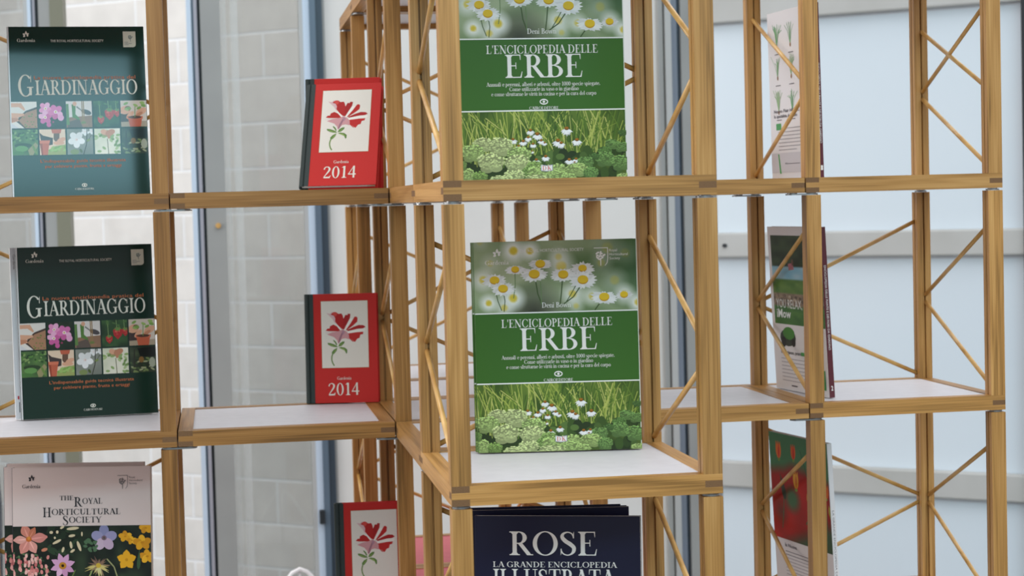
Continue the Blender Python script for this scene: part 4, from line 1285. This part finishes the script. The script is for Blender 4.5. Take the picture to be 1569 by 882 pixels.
def flower_plate(p, x0, x1, z0, z1):
    """red and white striped petunia drawn on a card: outlines in the card's own 0..1 square"""
    p.poly([(x0 - .0006, z0 - .0006), (x1 + .0006, z0 - .0006), (x1 + .0006, z1 + .0006), (x0 - .0006, z1 + .0006)], (164, 110, 60))
    p.poly([(x0, z0), (x1, z0), (x1, z1), (x0, z1)], (228, 220, 208))
    C = lambda cx, cy: (x0 + (cx - 148) / 324.0 * (x1 - x0), z1 - (cy - 142) / 450.0 * (z1 - z0))
    PG = lambda pts, c: p.poly([C(*q) for q in pts], c)
    W_ = (240, 232, 222)
    PG([(186, 222), (212, 226), (222, 214), (245, 236), (246, 262), (296, 330), (286, 340), (240, 285), (226, 262)], (214, 178, 178))
    PG([(214, 232), (232, 216), (252, 216), (268, 228), (290, 226), (298, 240), (303, 262), (300, 335), (285, 326), (262, 305), (244, 280), (246, 258), (236, 240)], (176, 30, 28))
    PG([(222, 222), (245, 214), (262, 226), (250, 246), (236, 240)], (206, 70, 62))
    PG([(303, 262), (316, 236), (330, 238), (334, 228), (352, 230), (348, 258), (330, 290), (306, 334), (299, 334)], (164, 26, 26))
    PG([(306, 334), (350, 262), (372, 262), (346, 300), (316, 340)], W_)
    PG([(316, 340), (350, 296), (380, 250), (392, 248), (402, 258), (398, 284), (370, 308), (326, 338)], (184, 34, 30))
    PG([(326, 338), (372, 318), (408, 306), (440, 308), (456, 320), (436, 330), (400, 332), (330, 346)], (170, 28, 28))
    PG([(330, 348), (402, 334), (440, 330), (458, 336), (446, 350), (400, 354), (332, 362)], W_)
    PG([(332, 362), (398, 354), (440, 352), (436, 368), (418, 372), (412, 394), (396, 398), (380, 420), (362, 418), (340, 396)], (190, 38, 34))
    PG([(350, 398), (372, 420), (380, 422), (366, 412)], (226, 208, 196))
    PG([(176, 340), (190, 326), (204, 326), (208, 310), (232, 300), (256, 312), (284, 346), (250, 346), (200, 344)], (180, 34, 30))
    PG([(244, 280), (250, 290), (288, 334), (296, 344), (284, 344), (256, 312)], W_)
    PG([(170, 352), (200, 346), (262, 348), (240, 358), (210, 366), (176, 360)], (222, 210, 202))
    PG([(186, 366), (222, 352), (262, 346), (296, 334), (322, 348), (338, 370), (340, 402), (312, 394), (288, 398), (270, 424), (262, 430), (256, 408), (236, 386)], (206, 150, 152))
    PG([(262, 424), (268, 396), (296, 340), (298, 360), (284, 396), (272, 424)], (160, 112, 124))
    PG([(288, 345), (300, 338), (312, 352), (298, 372)], (176, 132, 146))
    # sepals, stem
    for pts in ([(258, 452), (236, 452), (212, 446), (192, 434), (188, 422), (206, 424), (232, 432), (256, 446)], [(262, 450), (284, 446), (304, 428), (308, 414), (290, 416), (270, 430)],
                [(262, 458), (284, 462), (306, 476), (318, 500), (324, 490), (324, 470), (306, 456), (280, 452)], [(256, 456), (250, 478), (232, 498), (218, 500), (216, 486), (230, 470)], [(248, 440), (240, 424), (226, 406), (234, 404), (248, 418), (256, 436)]):
        PG(pts, (96, 128, 60))
    for pts in ([(256, 450), (212, 436), (196, 428), (212, 442)], [(266, 446), (300, 420), (280, 440)], [(266, 458), (316, 482), (300, 462)], [(254, 458), (224, 494), (244, 478)]):
        PG(pts, (146, 168, 92))
    p.line([C(222, 498), C(215, 520), C(215, 540), C(222, 562), C(232, 578)], .0024, (118, 142, 78))


def red_diary(loc, yaw, lean, label, w=AW, h=AH):
    th = math.radians(lean)
    r = empty('diary', (loc[0], loc[1], loc[2] + AT * math.sin(th) + .0003), (-th, 0, math.radians(yaw)))
    bt = .0022
    FACE[r.name] = MB().box(.0125, w, 0, bt, 0, h).build('front_cover', M['red_cover'], r, bevel=.0006)
    MB().box(.0125, w + .001, AT - bt, AT, 0, h).build('back_cover', M['red_cover'], r, bevel=.0006)
    MB().box(.002, w - .0035, bt, AT - bt, .003, h - .003).build('page_block', M['paper'], r)
    sp = [(.0150, -.0004), (.0080, -.0004), (.0070, .0012), (.0062, .0012), (.0050, -.0004), (.0010, .0002), (-.0016, .0022), (-.0026, AT / 2), (-.0016, AT - .0022), (.001, AT - .0002),
          (.0050, AT + .0004), (.0062, AT - .0012), (.0070, AT - .0012), (.0080, AT + .0004), (.0150, AT + .0004),
          (.0150, AT - .0004), (.0080, AT - .0006), (.0070, AT - .0022), (.0050, AT - .0020), (.0014, AT - .002), (-.0002, AT / 2), (.0014, .002), (.0050, .0020), (.0070, .0022), (.0080, .0006), (.0150, .0004)]
    MB().prism(sp, 0, h).build('cloth_spine', M['cloth'], r)
    p = Print(-.0002)
    flower_plate(p, w * .222, w * .872, h * .322, h * .932)
    top = p.y - 2e-5
    p.build('flower_plate', M['photo_matt'], r)
    lettering('title', serif_polys('2014', w * .295, w * .735, h * .070, h * .113), M['pale_print'], r, -.0003)
    lettering('magazine_mark', serif_polys('Gardenia', w * .425, w * .625, h * .212, h * .028), M['pale_print'], r, -.0003)
    tag(r, label, 'book', 'red cloth diaries with a flower plate')
    return r


red_diary((-.1315, 1.0790, zl(2)), -11.0, 3.0, 'red diary with petunia plate standing alone on the middle shelf')
red_diary((-.1430, .8600, zl(1)), -14.0, 28.5, 'red diary leaning back on its twin on the upper shelf', h=.2035)
red_diary((-.1245, .9560, zl(1)), -14.0, 4.0, 'red diary upright behind the leaning one, only its top and right edges showing', h=.1960)
red_diary((-.0885, 1.0440, zl(3)), -4.0, 2.0, 'lowest red diary with petunia plate, cut off by the photo bottom', w=.128, h=.207)

# ---- three softcover volumes seen from the side: back cover to the left, spine towards the camera
def side_book(loc, yaw, lean, w, h, t, label, spine_mat, name='magazine'):
    r = paperback(name, w, h, t, loc, yaw, lean, M['white_cover'], spine_mat=spine_mat, back=M['white_cover'], spine_right=True)
    tag(r, label, 'book', 'garden volumes set spine outward')
    return r


def spine_text(root, w, h, t, s, z0, z1, size, m, cx=.5, numeral=None):
    """words running down the spine, and an upright figure near its foot"""
    def put(nm, P):
        v, f = [], []
        for q in P:
            b = len(v); v += [(w + .0012, y, z) for y, z in q]; f.append(list(range(b, b + len(q))))
        me = bpy.data.meshes.new(nm); me.from_pydata(v, [], f); me.materials.append(M[m]); me.update()
        for pl in me.polygons:
            if pl.normal.x < 0: pl.flip()
        return link(bpy.data.objects.new(nm, me), SPINE.get(root.name, root))
    T = sans_polys(s, 0, z1 - z0, 0, size)
    put('spine_title', [[(t * cx - size * .5 + y, z1 - x) for x, y in f] for f in T])
    if numeral:
        T = sans_polys(numeral, -.0020, .0020, 0, .0085, True)
        put('volume_number', [[(t * .52 + x, .013 + y) for x, y in f] for f in T])


# upper: plants on white, maroon spine 1
w_, h_, t_ = .205, .306, .0085
m1 = side_book((.7400, 1.0050, zl(1)), -83.5, -1.0, w_, h_, t_, 'white backed garden volume with maroon spine number 1, upper right', M['maroon'])
p = Print()
q = random.Random(2)
def tuft(cx, cz, hh, c, n=16, sp=.010):
    for k in range(n):
        dx = q.gauss(0, sp); p.line([(cx, cz), (cx + dx * .4, cz + hh * .6), (cx + dx, cz + hh * q.uniform(.7, 1.05))], .0011, mixc(c, (200, 216, 196), q.random() * .6))
    p.ell(cx, cz, .003, .004, (150, 112, 80))
for r_, (zz) in enumerate((.262, .205, .142)):
    for c_, xx in enumerate((.040, .100, .158)):
        tuft(xx, zz - .02, .040, ((60, 140, 70), (96, 150, 90), (132, 168, 110))[(r_ + c_) % 3], 18 if (r_ + c_) % 2 == 0 else 11)
        p.poly([(xx - .010, zz - .0345), (xx + .012, zz - .0345), (xx + .012, zz - .033), (xx - .010, zz - .033)], (110, 104, 110))
p.poly([(.0, .012), (w_, .012), (w_, .048), (.0, .048)], (206, 202, 206))
p.poly([(.036, .010), (.043, .010), (.035, .046), (.030, .046)], (74, 160, 86)); p.poly([(.160, .006), (.178, .006), (.172, .049), (.160, .049)], (74, 160, 86))
p.polys(sans_polys('www', .060, .070, .028, .0035) , (96, 92, 98)); p.poly([(.060, .027), (.125, .027), (.125, .0285), (.060, .0285)], (120, 116, 122))
for k in range(7):
    p.poly([(.034, .092 - .0065 * k), (.034 + (.110 if k < 6 else .08), .092 - .0065 * k), (.034 + (.110 if k < 6 else .08), .0932 - .0065 * k), (.034, .0932 - .0065 * k)], (150, 146, 152))
p.poly([(.026, .090), (.048, .090), (.048, .102), (.026, .102)], (84, 156, 96))
for k in range(2):
    p.polys(sans_polys(('Nuovo Flair HERBE,', 'lo specialista del prato')[k], .018, .130 - .01 * k, .1215 - .0090 * k, .0062, True), (92, 88, 96))
p.ell(.176, .092, .016, .026, (74, 78, 84)); p.ell(.172, .106, .011, .014, (110, 160, 74))
p.build('back_cover_print', M['photo'], m1)
spine_text(m1, w_, h_, t_, 'ENCICLOPEDIA DELLE PIANTE E DEI FIORI DA GIARDINO', .06, .20, .0040, 'white_print', numeral='1')

# middle: pool, hedge, wall and lawn; maroon spine 2
w_, h_, t_ = .215, .303, .0105
m2 = side_book((.7445, 1.0200, zl(2)), -81.5, -2.6, w_, h_, t_, 'garden volume with lawn and pool advert and maroon spine number 2', M['maroon'])
p = Print()
zt, zb = h_ - .016, h_ * .405
nn = noise2(33)
def lawn(u, v):
    if v < .36: return mixc((38, 52, 40), (66, 86, 58), nn(u * 8, v * 14))
    if v < .50: return mixc((126, 182, 206), (176, 206, 218), nn(u * 6, v * 20))
    if v < .66: return mixc((70, 112, 52), (106, 140, 70), nn(u * 12, v * 24))
    if v < .80: return mixc((112, 98, 84), (160, 140, 118), nn(u * 22, v * 60))
    return mixc((56, 104, 52), (84, 130, 62), nn(u * 14, v * 30))
p.grid(.012, w_, zb, zt, 40, 50, lawn)
p.box = (.012, w_, zb, zt)
for k in range(60):
    x = q.uniform(.012, w_); z = zt - (zt - zb) * q.uniform(.67, .79); p.ell(x, z, .006, .003, q.choice([(150, 132, 112), (122, 104, 88), (176, 160, 140), (96, 84, 72)]), n=7)
p.poly([(.08, zt - .052), (.10, zt - .050), (.103, zt - .062), (.082, zt - .064)], (190, 120, 130)); p.ell(.098, zt - .049, .004, .006, (120, 84, 70))
p.box = None
p.lift(20)
p.polys(sans_polys('YOU RELAX,', .022, .128, h_ * .505, .017), (226, 230, 226))
p.polys(sans_polys('iMow', .022, .080, h_ * .445, .0165, True), (236, 238, 236))
p.ell(.062, .098, .032, .016, (52, 62, 52)); p.ell(.066, .106, .024, .012, (74, 134, 62)); p.ell(.044, .090, .010, .010, (34, 36, 36)); p.ell(.084, .090, .008, .008, (34, 36, 36))
p.polys(sans_polys('Buon riposo, prato', .030, .112, .068, .0062, True), (74, 72, 78)); p.poly([(.112, .0675), (.126, .0675), (.126, .074), (.112, .074)], (80, 160, 84))
for k in range(7):
    p.poly([(.030, .058 - .0068 * k), (.030 + (.125 if k % 3 else .10), .058 - .0068 * k), (.030 + (.125 if k % 3 else .10), .0593 - .0068 * k), (.030, .0593 - .0068 * k)], (168, 162, 168))
p.poly([(.066, .008), (.090, .008), (.090, .0105), (.066, .0105)], (90, 84, 90))
p.poly([(.160, .012), (.205, .012), (.205, .047), (.160, .047)], (60, 144, 78)); p.poly([(.170, .022), (.190, .022), (.184, .038), (.168, .038)], (212, 226, 212))
p.build('back_cover_print', M['photo'], m2)
spine_text(m2, w_, h_, t_, 'ENCICLOPEDIA DELLE PIANTE E DEI FIORI DA GIARDINO', .085, .235, .0042, 'white_print', numeral='2')

# lower: tulip art over white text, pale spine
w_, h_, t_ = .219, .306, .0095
m3 = side_book((.7480, 1.0470, zl(3)), -79.0, -2.6, w_, h_, t_, 'garden volume with red and green tulip picture and white spine, lower right', M['white_cover'])
p = Print()
zb, zt = h_ * .345, h_
nn = noise2(44)
def tulips(u, v):
    g = mixc((190, 44, 40), (150, 40, 38), nn(u * 4, v * 4))
    g = mixc((70, 132, 92), g, (v - .22 - .10 * nn(u * 5, 2)) * 9)
    d = math.hypot((u - .36), (v - .60) * 1.1)
    g = mixc(g, (66, 116, 82), max(0, min(1, (.17 - d) * 9)))
    g = mixc(g, (64, 92, 66), max(0, min(1, (v + .35 * u - 1.03) * 7)))
    g = mixc(g, (66, 60, 48), max(0, .5 - math.hypot((u - .15) * 3, (v - .74) * 3)) * 1.4)
    return g
p.grid(0, w_, zb, zt, 46, 56, tulips)
p.box = (0, w_, zb, zt)
PT = lambda u, v: (u * w_, zt - (zt - zb) * v)
def bud(u, v, s, c, c2):
    x, z = PT(u, v)
    for a in (1.35, 1.57, 1.8): p.petal(x, z - s, a, s * 2.2, s * .40, c, tip=.8)
    p.petal(x, z - s, 1.5, s * 2.0, s * .18, c2, tip=.8); p.ell(x, z - s, s * .3, s * .2, (120, 150, 70))
for u, v, s, c, c2 in ((.16, .17, .016, (226, 120, 52), (206, 60, 50)), (.42, .16, .014, (214, 96, 44), (190, 44, 40)), (.80, .30, .016, (214, 84, 52), (232, 142, 70)), (.44, .42, .016, (224, 166, 60), (204, 110, 44)),
                       (.64, .56, .009, (216, 176, 64), (190, 140, 50)), (.76, .74, .009, (206, 188, 76), (150, 160, 70)), (1.0, .62, .010, (180, 170, 70), (140, 150, 60)), (.95, .45, .012, (220, 120, 50), (200, 70, 44))):
    bud(u, v, s, c, c2)
for pts in (((.54, .12), (.60, .25), (.66, .40)), ((.70, .20), (.80, .5), (.90, .85)), ((.88, .30), (.94, .6), (.93, .92)), ((.64, .6), (.62, .75), (.58, .8)), ((.22, .50), (.20, .7), (.16, .9)), ((.76, .78), (.76, .9), (.74, .98))):
    p.line([PT(*a) for a in pts], .0028, (54, 104, 74))
p.petal(*PT(.86, .88), 1.3, .03, .010, (60, 136, 90)); p.petal(*PT(.80, 1.0), 1.2, .05, .006, (62, 128, 84)); p.petal(*PT(.24, .62), 1.9, .05, .008, (52, 72, 60))
p.box = None
p.polys(sans_polys('la Nuova', .040, .085, h_ * .300, .007, True), (84, 80, 88))
for k in range(9):
    p.poly([(.040, h_ * .27 - .0062 * k), (.150, h_ * .27 - .0062 * k), (.150, h_ * .27 - .0062 * k + .0013), (.040, h_ * .27 - .0062 * k + .0013)], (172, 166, 172) if k > 1 else (112, 108, 116))
p.build('back_cover_print', M['photo'], m3)
spine_text(m3, w_, h_, t_, 'LA GRANDE ENCICLOPEDIA DEL', .06, .185, .0036, 'grey_print')
T = sans_polys('Gardenia', 0, .024, 0, .0036)

# ------------------------------------------------------------------ things beyond the shelves
# hoop-backed white tube chair outside the tinted pane
ch = empty('tube_chair', (-.10, 2.55, 0), (0, 0, .15))
tag(ch, 'white metal tube chair, only the top of its hoop back showing', 'chair')
ht = Z1 - .980
MB().sweep([(-.20, .0, .0), (-.18, .0, .30), (-.10, 0, ht - .14), (-.062, 0, ht - .07), (-.038, 0, ht - .030), (-.020, 0, ht - .009), (0, 0, ht), (.020, 0, ht - .009), (.038, 0, ht - .030), (.062, 0, ht - .07), (.10, 0, ht - .14), (.18, 0, .30), (.20, 0, 0)], .0055).build('back_hoop', M['white_cover'], ch)
for sx in (-1, 1):
    MB().sweep([(sx * .18, -.38, 0), (sx * .175, -.37, .2), (sx * .17, -.34, .40), (sx * .18, -.2, .425), (sx * .185, -.02, .42)], .011).build('front_leg', M['white_cover'], ch)
MB().box(-.18, .18, -.38, -.01, .425, .437).build('seat', M['white_cover'], ch, bevel=.005)
for k in (1,):
    MB().sweep([(-.07 + .07 * k, 0, .43), (-.07 + .07 * k, .004, ht - .004)], .004).build('back_rod', M['white_cover'], ch)
# made-up draped form for an unidentified grey blur behind the far left pane
M['blur'] = noisy('grey_blue_blur', (112, 116, 126), (140, 142, 152), 6, .8, .2)
hd = MB()
rings = []
for zz, rr in ((0, .30), (.5, .31), (1.0, .29), (1.30, .26), (1.55, .21), (1.75, .13), (1.86, .05), (1.88, .01)):
    ring = []
    for k in range(40):
        a = k / 40 * math.tau
        r_ = rr * (1 + .05 * math.sin(a * 7 + zz * 1.5) * min(1, (1.9 - zz)))
        ring.append(hd.bm.verts.new((r_ * math.cos(a), r_ * math.sin(a), zz)))
    rings.append(ring)
for a, b in zip(rings, rings[1:]):
    for k in range(40):
        f = hd.bm.faces.new((a[k], a[(k + 1) % 40], b[(k + 1) % 40], b[k])); f.smooth = True
hd.bm.faces.new(rings[0][::-1]); hd.bm.faces.new(rings[-1])
ho = hd.build('unidentified_shape', M['blur']); ho.location = (-1.42, 4.6, 0)
tag(ho, 'blurred grey blue unidentified shape outside the far left pane', 'cover')
